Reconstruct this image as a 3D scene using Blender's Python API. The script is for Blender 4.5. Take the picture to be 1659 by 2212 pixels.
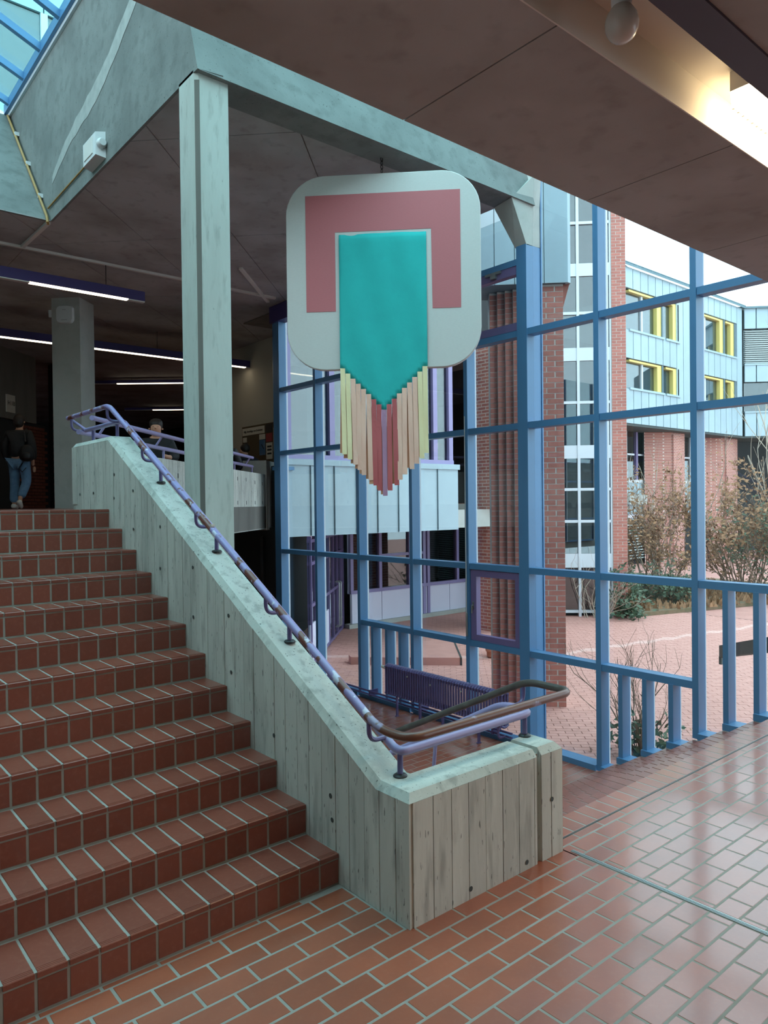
import bpy, bmesh, math, random
from mathutils import Vector, Matrix
random.seed(7)
for o in list(bpy.data.objects): bpy.data.objects.remove(o)
scn = bpy.context.scene
COL = scn.collection

# ---------------------------------------------------------------- camera
YAW, PIT, ROL = math.radians(40.101), math.radians(-0.679), math.radians(0.664)
CAM = Vector((-2.1178, -2.3675, 1.8825))
FW = Vector((math.sin(YAW)*math.cos(PIT), math.cos(YAW)*math.cos(PIT), math.sin(PIT)))
_rt = Vector((math.cos(YAW), -math.sin(YAW), 0)); _up = _rt.cross(FW)
RT = _rt*math.cos(ROL) - _up*math.sin(ROL)
UP = _rt*math.sin(ROL) + _up*math.cos(ROL)
cd = bpy.data.cameras.new('camera'); cam = bpy.data.objects.new('camera', cd); COL.objects.link(cam)
m = Matrix((RT, UP, -FW)).transposed().to_4x4(); m.translation = CAM
cam.matrix_world = m
cd.sensor_fit = 'HORIZONTAL'; cd.sensor_width = 36.0; cd.lens = 1568.75/1659*36.0
cd.clip_start = .05; cd.clip_end = 300
scn.camera = cam

# ---------------------------------------------------------------- world: even overcast sky
w = bpy.data.worlds.new('overcast_sky'); scn.world = w; w.use_nodes = True
bg = w.node_tree.nodes['Background']
bg.inputs['Color'].default_value = (.80, .93, 1.0, 1); bg.inputs['Strength'].default_value = 4.0
vs = scn.view_settings
vs.view_transform = 'Standard'; vs.look = 'None'; vs.gamma = 1; vs.use_curve_mapping = False
vs.exposure = 0.15
scn.cycles.max_bounces = 12; scn.cycles.transparent_max_bounces = 24; scn.cycles.diffuse_bounces = 6
scn.cycles.caustics_reflective = False; scn.cycles.caustics_refractive = False
scn.cycles.sample_clamp_indirect = 6.0

# ---------------------------------------------------------------- materials
def srgb(r, g, b):
    f = lambda c: c/12.92 if c <= .04045 else ((c+.055)/1.055)**2.4
    return (f(r/255), f(g/255), f(b/255), 1)
MAT = {}
def mat(name, col, rough=.6, metal=0.0, spec=.5, noise=None, rand=0.0, bump=None, stretch=None, coat=0.0):
    """noise = list of (scale, detail, amount 0-1, colour, low, high); bump = (scale, strength, distance)"""
    m = bpy.data.materials.new(name); m.use_nodes = True; nt = m.node_tree; N = nt.nodes; L = nt.links
    b = N['Principled BSDF']
    b.inputs['Roughness'].default_value = rough; b.inputs['Metallic'].default_value = metal
    b.inputs['Specular IOR Level'].default_value = spec
    if coat: b.inputs['Coat Weight'].default_value = coat; b.inputs['Coat Roughness'].default_value = .12
    geo = N.new('ShaderNodeNewGeometry'); mp = N.new('ShaderNodeMapping')
    L.new(geo.outputs['Position'], mp.inputs['Vector'])
    if stretch: mp.inputs['Scale'].default_value = stretch
    src = None
    rgb = N.new('ShaderNodeRGB'); rgb.outputs[0].default_value = col; src = rgb.outputs[0]
    for (sc, det, amt, c2, lo, hi) in (noise or []):
        nz = N.new('ShaderNodeTexNoise'); nz.inputs['Scale'].default_value = sc; nz.inputs['Detail'].default_value = det
        L.new(mp.outputs[0], nz.inputs['Vector'])
        mr = N.new('ShaderNodeMapRange'); mr.inputs['From Min'].default_value = lo; mr.inputs['From Max'].default_value = hi
        mr.inputs['To Max'].default_value = amt
        L.new(nz.outputs['Fac'], mr.inputs['Value'])
        mx = N.new('ShaderNodeMix'); mx.data_type = 'RGBA'
        L.new(mr.outputs[0], mx.inputs['Factor']); L.new(src, mx.inputs['A']); mx.inputs['B'].default_value = c2
        src = mx.outputs['Result']
    if rand:
        oi = N.new('ShaderNodeObjectInfo'); hs = N.new('ShaderNodeHueSaturation')
        mr = N.new('ShaderNodeMapRange'); mr.inputs['To Min'].default_value = 1-rand; mr.inputs['To Max'].default_value = 1+rand
        L.new(oi.outputs['Random'], mr.inputs['Value']); L.new(mr.outputs[0], hs.inputs['Value']); L.new(src, hs.inputs['Color'])
        src = hs.outputs['Color']
    L.new(src, b.inputs['Base Color'])
    if bump:
        nz = N.new('ShaderNodeTexNoise'); nz.inputs['Scale'].default_value = bump[0]; nz.inputs['Detail'].default_value = 6
        L.new(mp.outputs[0], nz.inputs['Vector'])
        bp = N.new('ShaderNodeBump'); bp.inputs['Strength'].default_value = bump[1]; bp.inputs['Distance'].default_value = bump[2]
        L.new(nz.outputs['Fac'], bp.inputs['Height']); L.new(bp.outputs[0], b.inputs['Normal'])
    MAT[name] = m
    return m
def emit(name, col, st):
    m = bpy.data.materials.new(name); m.use_nodes = True; N = m.node_tree.nodes; N.clear()
    e = N.new('ShaderNodeEmission'); e.inputs[0].default_value = col; e.inputs[1].default_value = st
    o = N.new('ShaderNodeOutputMaterial'); m.node_tree.links.new(e.outputs[0], o.inputs[0]); MAT[name] = m
def glass(name, tint, refl=1.0, ior=1.5, rough=0.0):
    m = bpy.data.materials.new(name); m.use_nodes = True; N = m.node_tree.nodes; L = m.node_tree.links; N.clear()
    t = N.new('ShaderNodeBsdfTransparent'); t.inputs[0].default_value = tint
    g = N.new('ShaderNodeBsdfGlossy'); g.inputs['Roughness'].default_value = rough; g.inputs['Color'].default_value = (refl, refl, refl, 1)
    fr = N.new('ShaderNodeFresnel'); gm = N.new('ShaderNodeNewGeometry'); mr = N.new('ShaderNodeMapRange')
    mr.inputs['To Min'].default_value = ior; mr.inputs['To Max'].default_value = 1/ior      # same reflectance on both faces of the thin pane
    L.new(gm.outputs['Backfacing'], mr.inputs['Value']); L.new(mr.outputs[0], fr.inputs['IOR'])
    mx = N.new('ShaderNodeMixShader'); o = N.new('ShaderNodeOutputMaterial')
    L.new(fr.outputs[0], mx.inputs[0]); L.new(t.outputs[0], mx.inputs[1]); L.new(g.outputs[0], mx.inputs[2]); L.new(mx.outputs[0], o.inputs[0])
    MAT[name] = m

dk = lambda c, k: (c[0]*k, c[1]*k, c[2]*k, 1)
CONC = srgb(200, 203, 195)
mat('concrete_boards', CONC, .85, noise=[(2.2, 6, .5, dk(CONC, .62), .44, .64), (16, 8, .65, dk(CONC, .50), .52, .68), (26, 3, .5, srgb(206, 208, 200), .56, .66), (85, 2, .9, dk(CONC, .2), .67, .70)],
    bump=(22, .5, .006), stretch=(1, 1, .16), rand=.07)
CT = srgb(172, 160, 138)
mat('concrete_smooth', srgb(180, 183, 177), .85, noise=[(1.6, 6, .5, dk(CONC, .62), .42, .68), (6, 8, .4, dk(CONC, .55), .52, .75), (60, 2, .8, dk(CONC, .3), .72, .78)], bump=(30, .35, .004))
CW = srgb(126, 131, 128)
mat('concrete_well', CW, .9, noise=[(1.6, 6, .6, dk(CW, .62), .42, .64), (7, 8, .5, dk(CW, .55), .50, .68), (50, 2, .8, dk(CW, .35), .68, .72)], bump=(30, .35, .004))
mat('concrete_column', srgb(184, 190, 183), .85, noise=[(5, 6, .5, dk(CONC, .66), .45, .7), (22, 8, .6, dk(CONC, .5), .55, .75), (60, 2, .8, dk(CONC, .3), .72, .78)], bump=(26, .45, .006), stretch=(1, 1, .22))
mat('concrete_ceiling', srgb(172, 172, 172), .9, noise=[(1.3, 7, .55, srgb(120, 110, 100), .42, .7), (7, 8, .35, srgb(105, 95, 86), .55, .75)], bump=(18, .25, .004))
mat('concrete_dark', srgb(118, 116, 110), .9, noise=[(4, 6, .5, srgb(90, 88, 84), .45, .7)], stretch=(1, 1, .2))
TILE = srgb(166, 92, 68)
mat('tile', TILE, .30, spec=.5, coat=.7, rand=.10, noise=[(5, 5, .5, srgb(146, 84, 66), .4, .7), (40, 3, .25, srgb(182, 112, 90), .5, .8)], bump=(60, .12, .002))
mat('stair_tile', srgb(136, 74, 60), .30, spec=.5, coat=.3, rand=.12, noise=[(5, 5, .5, srgb(132, 74, 62), .4, .7), (40, 3, .25, srgb(172, 110, 92), .5, .8)], bump=(60, .12, .002))
mat('grout', srgb(158, 156, 148), .9, noise=[(9, 5, .6, srgb(140, 134, 124), .45, .7)])
mat('blue_paint', srgb(82, 130, 172), .38, noise=[(3, 4, .25, srgb(70, 116, 158), .4, .7)])
mat('purple_paint', srgb(150, 140, 182), .34, noise=[(4, 4, .25, srgb(136, 126, 168), .4, .7)])
mat('violet_frame', srgb(118, 104, 146), .42)
mat('radiator_paint', srgb(98, 90, 136), .30)
mat('lilac_panel', srgb(226, 226, 244), .55, noise=[(2, 4, .3, srgb(212, 212, 232), .4, .7)])
RB = srgb(92, 60, 52)
mat('worn_rail', srgb(146, 136, 184), .32, noise=[(7, 8, 1.0, srgb(112, 66, 58), .54, .57), (12, 8, .9, srgb(196, 198, 216), .60, .63)])
mat('brown_rail', srgb(112, 72, 60), .30, noise=[(6, 6, 1.0, srgb(150, 140, 168), .60, .63)])
mat('dark_rail', srgb(74, 66, 60), .34, noise=[(9, 5, .6, srgb(104, 98, 92), .5, .7)])
mat('black_rubber', srgb(34, 34, 36), .4)
mat('aluminium', srgb(176, 184, 184), .35, metal=.8)
mat('white_plastic', srgb(214, 218, 218), .45)
mat('white_paint', srgb(216, 214, 208), .6, noise=[(2, 4, .3, srgb(196, 192, 184), .4, .7)])
mat('brass_conduit', srgb(168, 130, 72), .45)
mat('dark_lamp_paint', srgb(62, 52, 108), .45)
mat('dark_violet', srgb(58, 44, 58), .5)
mat('brick', srgb(184, 118, 104), .85, rand=.10, noise=[(9, 5, .5, srgb(160, 98, 90), .42, .68)], bump=(40, .4, .004))
mat('mortar', srgb(206, 196, 186), .9)
mat('cladding', srgb(166, 188, 196), .5, rand=.04, noise=[(1.2, 5, .35, srgb(150, 166, 174), .4, .7)])
mat('cladding_seam', srgb(96, 118, 128), .6)
mat('white_frame', srgb(206, 214, 220), .5)
mat('yellow_frame', srgb(226, 206, 118), .5)
mat('zinc_roof', srgb(100, 126, 134), .7)
mat('paver', srgb(206, 152, 139), .8, rand=.09, noise=[(8, 5, .5, srgb(182, 128, 116), .42, .7)], bump=(50, .3, .003))
mat('paver_far', srgb(200, 146, 134), .85, noise=[(3, 6, .5, srgb(170, 120, 110), .42, .7), (16, 4, .4, srgb(196, 144, 128), .5, .75)])
mat('paver_joint', srgb(120, 82, 74), .9)
mat('light_paver', srgb(220, 176, 164), .8, rand=.06)
mat('soil', srgb(120, 100, 78), .95, noise=[(6, 6, .7, srgb(86, 88, 58), .45, .65)])
mat('twig', srgb(128, 106, 88), .9, rand=.1)
mat('pale_twig', srgb(176, 164, 148), .9)
mat('ivy_leaf', srgb(62, 82, 58), .55, noise=[(12, 3, .6, srgb(96, 112, 80), .45, .65)])
mat('dry_leaf', srgb(158, 118, 84), .8, noise=[(9, 3, .6, srgb(118, 88, 64), .45, .65)])
mat('terracotta', srgb(196, 130, 104), .8)
mat('board_cloth', srgb(216, 212, 208), .9, noise=[(120, 2, .25, srgb(196, 192, 188), .45, .65)], stretch=(.3, .3, 3), bump=(60, .15, .003))
mat('pink_cloth', srgb(204, 120, 124), .9, noise=[(120, 2, .25, srgb(190, 108, 112), .45, .65)], stretch=(.3, .3, 3))
mat('teal_cloth', srgb(44, 184, 180), .85, noise=[(6, 4, .3, srgb(40, 166, 166), .45, .7)], bump=(5, .25, .02))
for n, c in dict(yellow_ribbon=(252, 232, 182), peach_ribbon=(252, 200, 178), rose_ribbon=(200, 98, 100), violet_ribbon=(184, 136, 164), back_ribbon=(206, 150, 116)).items():
    mat(n, srgb(*c), .6, bump=(18, .3, .01), stretch=(1, 1, .6))
mat('black_metal', srgb(30, 30, 32), .4, metal=.5)
mat('denim', srgb(104, 140, 172), .9, noise=[(14, 5, .5, srgb(80, 112, 146), .42, .68)], bump=(12, .5, .02))
mat('black_jacket', srgb(24, 24, 27), .7, bump=(9, .4, .02))
mat('navy_coat', srgb(26, 30, 48), .8, bump=(9, .4, .02))
mat('skin', srgb(206, 152, 124), .6)
mat('dark_hair', srgb(38, 28, 24), .6, bump=(40, .8, .01))
mat('shoe_white', srgb(224, 220, 212), .6)
mat('orange_wood', srgb(222, 160, 84), .5)
mat('pin_board', srgb(86, 74, 56), .9)
mat('paper', srgb(206, 202, 190), .8)
mat('poster_blue', srgb(70, 106, 146), .7, noise=[(2.0, 3, .8, srgb(150, 170, 182), .5, .7)])
mat('poster_dark', srgb(52, 48, 46), .7)
mat('poster_red', srgb(150, 60, 62), .7)
mat('ink', srgb(22, 22, 24), .7)
mat('hall_wall', srgb(176, 172, 160), .9)
mat('dark_brick', srgb(112, 60, 46), .85, rand=.12, noise=[(9, 5, .5, srgb(92, 50, 42), .42, .68)])
mat('bin_grey', srgb(170, 172, 172), .6)
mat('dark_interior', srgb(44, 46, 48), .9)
mat('blind', srgb(176, 184, 180), .6)
mat('dark_beam', srgb(62, 68, 66), .7)
mat('curtain', srgb(196, 206, 208), .8)
emit('fluorescent', (1.0, .74, .42, 1), 28.0)
emit('fluorescent_hall', (1.0, .84, .60, 1), 5.0)
glass('solar_glass', (.78, .85, .87, 1), .9)
glass('clear_glass', (.70, .96, .98, 1), .8)
glass('window_glass', (.55, .62, .64, 1), 1.0, 2.0)
mat('opal_glass', srgb(196, 188, 180), .25)

# ---------------------------------------------------------------- helpers
ORG = {}
def setmeta(o, label=None, cat=None, group=None, kind=None):
    if label: o['label'] = label
    if cat: o['category'] = cat
    if group: o['group'] = group
    if kind: o['kind'] = kind
    return o
def thing(name, loc, label, cat, group=None, kind=None):
    o = bpy.data.objects.new(name, None); o.empty_display_size = .1; COL.objects.link(o)
    o.location = loc; ORG[o] = Vector(loc)
    return setmeta(o, label, cat, group, kind)
def link(name, me, parent=None, org=None):
    o = bpy.data.objects.new(name, me); COL.objects.link(o)
    org = Vector(org or (0, 0, 0)); ORG[o] = org
    if parent is not None:
        o.parent = parent; o.location = org - ORG[parent]
    else: o.location = org
    return o
class MB:
    weld = False
    def __init__(s, fr=None): s.v = []; s.f = []; s.fr = fr
    def pt(s, p):
        if s.fr: o, ex, ey = s.fr; p = (o[0]+ex[0]*p[0]+ey[0]*p[1], o[1]+ex[1]*p[0]+ey[1]*p[1], o[2]+p[2])
        s.v.append((p[0], p[1], p[2])); return len(s.v)-1
    def poly(s, pts): s.f.append([s.pt(p) for p in pts]); return s
    def box(s, x0, x1, y0, y1, z0, z1):
        i = [s.pt(p) for p in ((x0,y0,z0),(x1,y0,z0),(x1,y1,z0),(x0,y1,z0),(x0,y0,z1),(x1,y0,z1),(x1,y1,z1),(x0,y1,z1))]
        for q in ((0,3,2,1),(4,5,6,7),(0,1,5,4),(1,2,6,5),(2,3,7,6),(3,0,4,7)): s.f.append([i[k] for k in q])
        return s
    def loft(s, A, B, capa=True, capb=True):
        a = [s.pt(p) for p in A]; b = [s.pt(p) for p in B]; n = len(a)
        for k in range(n): s.f.append([a[k], a[(k+1) % n], b[(k+1) % n], b[k]])
        if capa: s.f.append(a[::-1])
        if capb: s.f.append(b)
        return s
    def prism_x(s, yz, x0, x1): return s.loft([(x0, y, z) for y, z in yz], [(x1, y, z) for y, z in yz])
    def prism_y(s, xz, y0, y1): return s.loft([(x, y0, z) for x, z in xz], [(x, y1, z) for x, z in xz])
    def prism_z(s, xy, z0, z1): return s.loft([(x, y, z0) for x, y in xy], [(x, y, z1) for x, y in xy])
    def tube(s, pts, r, n=10, r1=None):
        P = [Vector(p) for p in pts]; rings = []
        t0 = (P[1]-P[0]).normalized(); a = Vector((0, 0, 1)) if abs(t0.z) < .9 else Vector((1, 0, 0))
        nx = t0.cross(a).normalized()
        for k, p in enumerate(P):
            t = ((P[k+1]-p).normalized() if k == 0 else (p-P[k-1]).normalized() if k == len(P)-1 else ((P[k+1]-p).normalized()+(p-P[k-1]).normalized()).normalized())
            nx = (nx - t*nx.dot(t)).normalized(); ny = t.cross(nx)
            rr = r if r1 is None else r+(r1-r)*k/(len(P)-1)
            rings.append([s.pt(p+nx*(rr*math.cos(2*math.pi*j/n))+ny*(rr*math.sin(2*math.pi*j/n))) for j in range(n)])
        for a, b in zip(rings, rings[1:]):
            for j in range(n): s.f.append([a[j], a[(j+1) % n], b[(j+1) % n], b[j]])
        s.f.append(rings[0][::-1]); s.f.append(rings[-1]); return s
    def lathe(s, c, prof, n=16, ax=(0, 0, 1)):
        ax = Vector(ax); a = Vector((1, 0, 0)) if abs(ax.x) < .9 else Vector((0, 1, 0))
        ex = ax.cross(a).normalized(); ey = ax.cross(ex); c = Vector(c); rings = []
        for r, h in prof:
            rings.append([s.pt(c+ax*h+ex*(max(r, 1e-4)*math.cos(2*math.pi*j/n))+ey*(max(r, 1e-4)*math.sin(2*math.pi*j/n))) for j in range(n)])
        for a, b in zip(rings, rings[1:]):
            for j in range(n): s.f.append([a[j], b[j], b[(j+1) % n], a[(j+1) % n]])
        s.f.append(rings[0]); s.f.append(rings[-1][::-1]); return s
    def mesh(s, name, mt, smooth=False, org=(0, 0, 0), angle=40, weld=False):
        me = bpy.data.meshes.new(name)
        ox, oy, oz = org
        me.from_pydata([(x-ox, y-oy, z-oz) for x, y, z in s.v], [], s.f)
        bm = bmesh.new(); bm.from_mesh(me)
        if s.weld: bmesh.ops.remove_doubles(bm, verts=bm.verts, dist=1e-5)
        bmesh.ops.recalc_face_normals(bm, faces=bm.faces)
        if smooth:
            for f in bm.faces: f.smooth = True
            for e in bm.edges:
                if len(e.link_faces) == 2 and e.calc_face_angle(0) > math.radians(angle): e.smooth = False
        bm.to_mesh(me); bm.free()
        me.materials.append(MAT[mt]); return me
    def build(s, name, mt, parent=None, smooth=False, **meta):
        xs, ys, zs = zip(*s.v)
        if parent is not None: org = ORG[parent]
        else: org = Vector(((min(xs)+max(xs))/2, (min(ys)+max(ys))/2, min(zs)))
        o = link(name, s.mesh(name, mt, smooth, org), parent, org)
        return setmeta(o, **meta)
def bbox(name, mt, x0, x1, y0, y1, z0, z1, parent=None, fr=None, **meta):
    return MB(fr).box(x0, x1, y0, y1, z0, z1).build(name, mt, parent, **meta)
def fillet(pts, r, n=6):
    P = [Vector(p) for p in pts]; out = [P[0]]
    for a, b, c in zip(P, P[1:], P[2:]):
        u = (a-b); v = (c-b); d = min(r, u.length*.49, v.length*.49); u.normalize(); v.normalize()
        A = b+u*d; B = b+v*d
        for k in range(n+1):
            t = k/n; out.append(A*(1-t)**2 + b*2*t*(1-t) + B*t*t)
    out.append(P[-1]); return out
def chamfer_tile(w, d, t, c=.003):
    b = MB(); x, y = w/2, d/2
    return b.loft([(-x,-y,-t),(x,-y,-t),(x,y,-t),(-x,y,-t)], [(-x,-y,-c),(x,-y,-c),(x,y,-c),(-x,y,-c)], capb=False).loft(
        [(-x,-y,-c),(x,-y,-c),(x,y,-c),(-x,y,-c)], [(-x+c,-y+c,0),(x-c,-y+c,0),(x-c,y-c,0),(-x+c,y-c,0)], capa=False)
def in_view(p, mx=.60, my=.80):
    d = Vector(p)-CAM; z = d.dot(FW)
    return z > .3 and abs(d.dot(RT)/z) < mx and abs(d.dot(UP)/z) < my
def lay(parent, cells, mt, t, name='tile', limit=300, c=.003, rest='tile_field'):
    """cells: (cx, cy, w, d, z); the nearest in view become single tiles, the rest one joined part"""
    vis = sorted([q for q in cells if in_view((q[0], q[1], q[4]))], key=lambda q: (Vector((q[0], q[1], q[4]))-CAM).length)
    near = vis[:limit]; ns = set(near); far = [q for q in cells if q not in ns]; cache = {}
    for (x, y, wd, d, z) in near:
        k = (round(wd, 3), round(d, 3))
        if k not in cache: cache[k] = chamfer_tile(wd, d, t, c).mesh(name, mt)
        link(name, cache[k], parent, (x, y, z))
    if far:
        b = MB()
        for (x, y, wd, d, z) in far:
            X, Y = wd/2, d/2
            b.loft([(x-X,y-Y,z-t),(x+X,y-Y,z-t),(x+X,y+Y,z-t),(x-X,y+Y,z-t)], [(x-X,y-Y,z),(x+X,y-Y,z),(x+X,y+Y,z),(x-X,y+Y,z)], capa=False)
        b.build(rest, mt, parent, kind='stuff')
def clip(poly, a, b, c):                      # keep a*x+b*y<=c
    out = []
    for p, q in zip(poly, poly[1:]+poly[:1]):
        dp, dq = a*p[0]+b*p[1]-c, a*q[0]+b*q[1]-c
        if dp <= 0: out.append(p)
        if dp*dq < 0: t = dp/(dp-dq); out.append((p[0]+(q[0]-p[0])*t, p[1]+(q[1]-p[1])*t))
    return out
def text_on(parent, txt, size, org, ex, name='lettering', mt='ink', ez=(0, 0, 1), align='CENTER', nrm=None):
    cu = bpy.data.curves.new('t', 'FONT'); cu.body = txt; cu.size = size; cu.align_x = align; cu.align_y = 'CENTER'; cu.extrude = .001
    to = bpy.data.objects.new('t', cu); COL.objects.link(to)
    me = bpy.data.meshes.new_from_object(to.evaluated_get(bpy.context.evaluated_depsgraph_get()))
    bpy.data.objects.remove(to)
    ex = Vector(ex).normalized(); ey = Vector(ez).normalized(); n = ex.cross(ey)
    M = Matrix((ex, ey, n)).transposed()
    for v in me.vertices: v.co = M @ v.co
    me.materials.clear(); me.materials.append(MAT[mt])
    return link(name, me, parent, org)

# brick pattern for pillars too far away to build singly
m_ = mat('brick_far', srgb(180, 114, 100), .85); nt = m_.node_tree; b_ = nt.nodes['Principled BSDF']
sx_ = nt.nodes.new('ShaderNodeSeparateXYZ'); ad_ = nt.nodes.new('ShaderNodeMath'); cb_ = nt.nodes.new('ShaderNodeCombineXYZ'); bt_ = nt.nodes.new('ShaderNodeTexBrick'); g_ = nt.nodes.new('ShaderNodeNewGeometry')
nt.links.new(g_.outputs['Position'], sx_.inputs[0]); nt.links.new(sx_.outputs['X'], ad_.inputs[0]); nt.links.new(sx_.outputs['Y'], ad_.inputs[1])
nt.links.new(ad_.outputs[0], cb_.inputs['X']); nt.links.new(sx_.outputs['Z'], cb_.inputs['Y']); nt.links.new(cb_.outputs[0], bt_.inputs['Vector'])
for k_, v_ in (('Scale', 1.0), ('Mortar Size', .010), ('Brick Width', .25), ('Row Height', .0775), ('Mortar Smooth', .1), ('Bias', .0)): bt_.inputs[k_].default_value = v_
bt_.inputs['Color1'].default_value = srgb(186, 118, 102); bt_.inputs['Color2'].default_value = srgb(164, 100, 90); bt_.inputs['Mortar'].default_value = srgb(204, 186, 174)
nt.links.new(bt_.outputs['Color'], b_.inputs['Base Color'])

R_, T_ = .155, .284115
# ================================================================ STRUCTURE: floors
Y0 = .525                                     # first riser of the stairs going up
ND = .268                                     # first nosing of the stairs going down
ZL = -7*R_                                    # lower floor
LW, LD, G = .2332, .1166, .009
# foyer floor
floor = thing('floor', (0, -2, -.3), 'red-brown brick-format tile floor with pale joints in the foreground', 'floor', kind='structure')
b = MB(); b.box(-6, 0, -7, Y0+.01, -.3, -.0015); b.box(0, 1.107, -7, .006, -.3, -.0015); b.box(1.107, 4.76, -7, ND-.004, -.3, -.0015)
b.build('grout_bed', 'grout', floor)
cells = []
row = 0; y1 = .4925
cells += [(-.116-.2332*i, .5085, LW-G, .026, 0) for i in range(1, 14)]
while y1 > -5.2:
    yc = y1-LD/2; off = 0 if row % 2 == 0 else LW/2
    for i in range(-26, 24):
        x0 = -.203+LW*i+off; x1 = x0+LW
        if yc > .0 and x1 > -.004 and x0 < .0: x1 = min(x1, -.006)
        if yc > .12 and x0 >= -.01 or yc > 0 and -.01 <= x0 and x1 < 1.12: continue
        x1 = min(x1, 4.757)
        if x1-x0 < .03: continue
        for a, c in ((x0, min(x1, 1.130)), (max(x0, 1.160 if yc < -.04 else 1.106), x1)):   # tiles are cut at the metal strip
            if c-a < .03 or (a > x1) : continue
            if yc > 0 and -.01 < a < 1.1: continue
            if yc > -.058 and -.01 < a < 1.1 and yc > -.0: continue
            if a > 1.1 and yc > .02: cells.append((round((a+c)/2, 4), round((.0261+.0045+.084)/2, 4), round(c-a-G, 4), .084-.0306, 0))
            else: cells.append((round((a+c)/2, 4), round(yc, 4), round(c-a-G, 4), LD-G, 0))
    y1 -= LD; row += 1
nx = 1.115
while nx < 4.7:                                # nosing row on the edge of the stairs going down
    cells.append((round(nx+LD/2, 4), (ND+.097)/2, LD-G, ND-.097-.003, 0)); nx += LD
lay(floor, [q for q in cells if not (q[0] > 1.11 and .0 < q[1]-.0 < .18 and q[3] < .12 and q[1] > .095)], 'tile', .012)
strip = MB().box(1.133, 1.157, -4.5, -.03, -.01, .003).box(1.139, 1.142, -4.5, -.03, .003, .005).box(1.148, 1.151, -4.5, -.03, .003, .005)
strip.build('trim_1', 'aluminium', label='thin silver metal expansion strip set in the tile floor', cat='trim', kind='structure')
MB().box(1.11, 4.755, .0845, .0965, -.006, .0008).build('trim_2', 'dark_rail', label='dark expansion joint in front of the stairs going down', cat='trim', kind='structure')

# stairs going up
ST = thing('staircase', (-1.2, Y0, 0), 'broad tiled staircase of twelve red-brown steps climbing to the landing', 'staircase')
prof = []
for k in range(12):
    y = Y0+k*T_; prof += [(y+.0015, k*R_-.003), (y+.0015, (k+1)*R_-.0015)]
prof[0] = (Y0+.003, -.05)
prof += [(Y0+11*T_+.9, 12*R_-.004), (Y0+11*T_+.9, 1.45), (Y0+1.2, -.05)]
MB().prism_x(prof, -3.6, -.001).build('grout_body', 'grout', ST)
PW = .1166
tb = chamfer_tile(PW-G, T_-.006, .022)
for k, ry in enumerate((-.128, -.118, -.108)): tb.box(-PW/2+.006, PW/2-.006, ry, ry+.004, -.002, .0012)
tread_me = tb.mesh('tread_tile', 'stair_tile')
rt_ = MB(); hh = R_-.026-.012
rt_.loft([(-(PW-G)/2, .012, 0), ((PW-G)/2, .012, 0), ((PW-G)/2, .012, hh), (-(PW-G)/2, .012, hh)], [(-(PW-G)/2+.002, 0, .002), ((PW-G)/2-.002, 0, .002), ((PW-G)/2-.002, 0, hh-.002), (-(PW-G)/2+.002, 0, hh-.002)])
riser_me = rt_.mesh('riser_tile', 'stair_tile')
rest_t, rest_r = MB(), MB()
for k in range(12):
    y = Y0+k*T_; z = (k+1)*R_
    for i in range(30):
        x = -.115/2 if i == 0 else -.115-PW*(i-.5)
        yc = y+T_/2-.006
        if i < 24:
            link('tread_tile', tread_me, ST, (x, yc, z)); link('riser_tile', riser_me, ST, (x, y, z-R_+.008))
        else:
            rest_t.box(x-PW/2+.005, x+PW/2-.005, y-.005, y+T_-.012, z-.02, z); rest_r.box(x-PW/2+.005, x+PW/2-.005, y, y+.01, z-R_+.008, z-.03)
rest_t.build('tread_tile_field', 'stair_tile', ST, kind='stuff'); rest_r.build('riser_tile_field', 'stair_tile', ST, kind='stuff')

# stairs going down
SD = thing('staircase', (2.9, ND, ZL), 'flight of seven tiled steps going down beside the glass wall', 'staircase')
prof = [(ND-.05, -.004)]
for i in range(7):
    y = ND+i*T_; prof += [(y-.003, -i*R_-.004), (y-.003, -(i+1)*R_-.004)]
prof += [(ND+6*T_-.003, ZL-.05), (ND-.05, ZL-.05)]
MB().prism_x(prof, 1.112, 4.76).build('grout_body', 'grout', SD)
td = chamfer_tile(PW-G, T_-.006, .022).mesh('tread_tile', 'stair_tile')
for i in range(1, 7):
    y = ND+(i-1)*T_; z = -i*R_; x = 1.117
    while x < 4.70:
        link('tread_tile', td, SD, (x+PW/2, y+T_/2+.003, z)); x += PW
for i in range(7):                              # lips of the risers, seen only as thin bands from above
    y = ND+i*T_; MB().box(1.117, 4.75, y-.004, y-.001, -(i+1)*R_+.006, -i*R_-.03).build('riser_face', 'stair_tile', SD)

# lower floor
FL = thing('floor_lower', (2.5, 5, ZL-.2), 'brown tiled floor of the lower level beside the glass wall', 'floor', kind='structure')
b = MB(); b.box(-3.6, 4.76, ND+6*T_+.003, 16, ZL-.2, ZL-.0015); b.box(.222, 1.106, .235, ND+6*T_+.002, ZL-.2, ZL-.0015); b.build('grout_bed', 'grout', FL)
cells = []; y = .24; row = 0
while y < 11:
    for i in range(-1, 21):
        x0 = .225+LW*i+(LW/2 if row % 2 else 0)
        if i < 0:
            if row % 2 == 0: continue
            cells.append((round(.225+LW/4, 4), round(y+LD/2, 4), round(LW/2-G, 4), LD-G, ZL)); continue
        x1 = min(x0+LW, 4.755)
        if x1-x0 < .04: continue
        if y < ND+6*T_ and x0+LW > 1.1: continue
        cells.append((round((x0+x1)/2, 4), round(y+LD/2, 4), round(x1-x0-G, 4), LD-G, ZL))
    y += LD; row += 1
def pit(q): return q[1] > .3
lay(FL, [q for q in cells if pit(q)], 'tile', .012)

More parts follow.
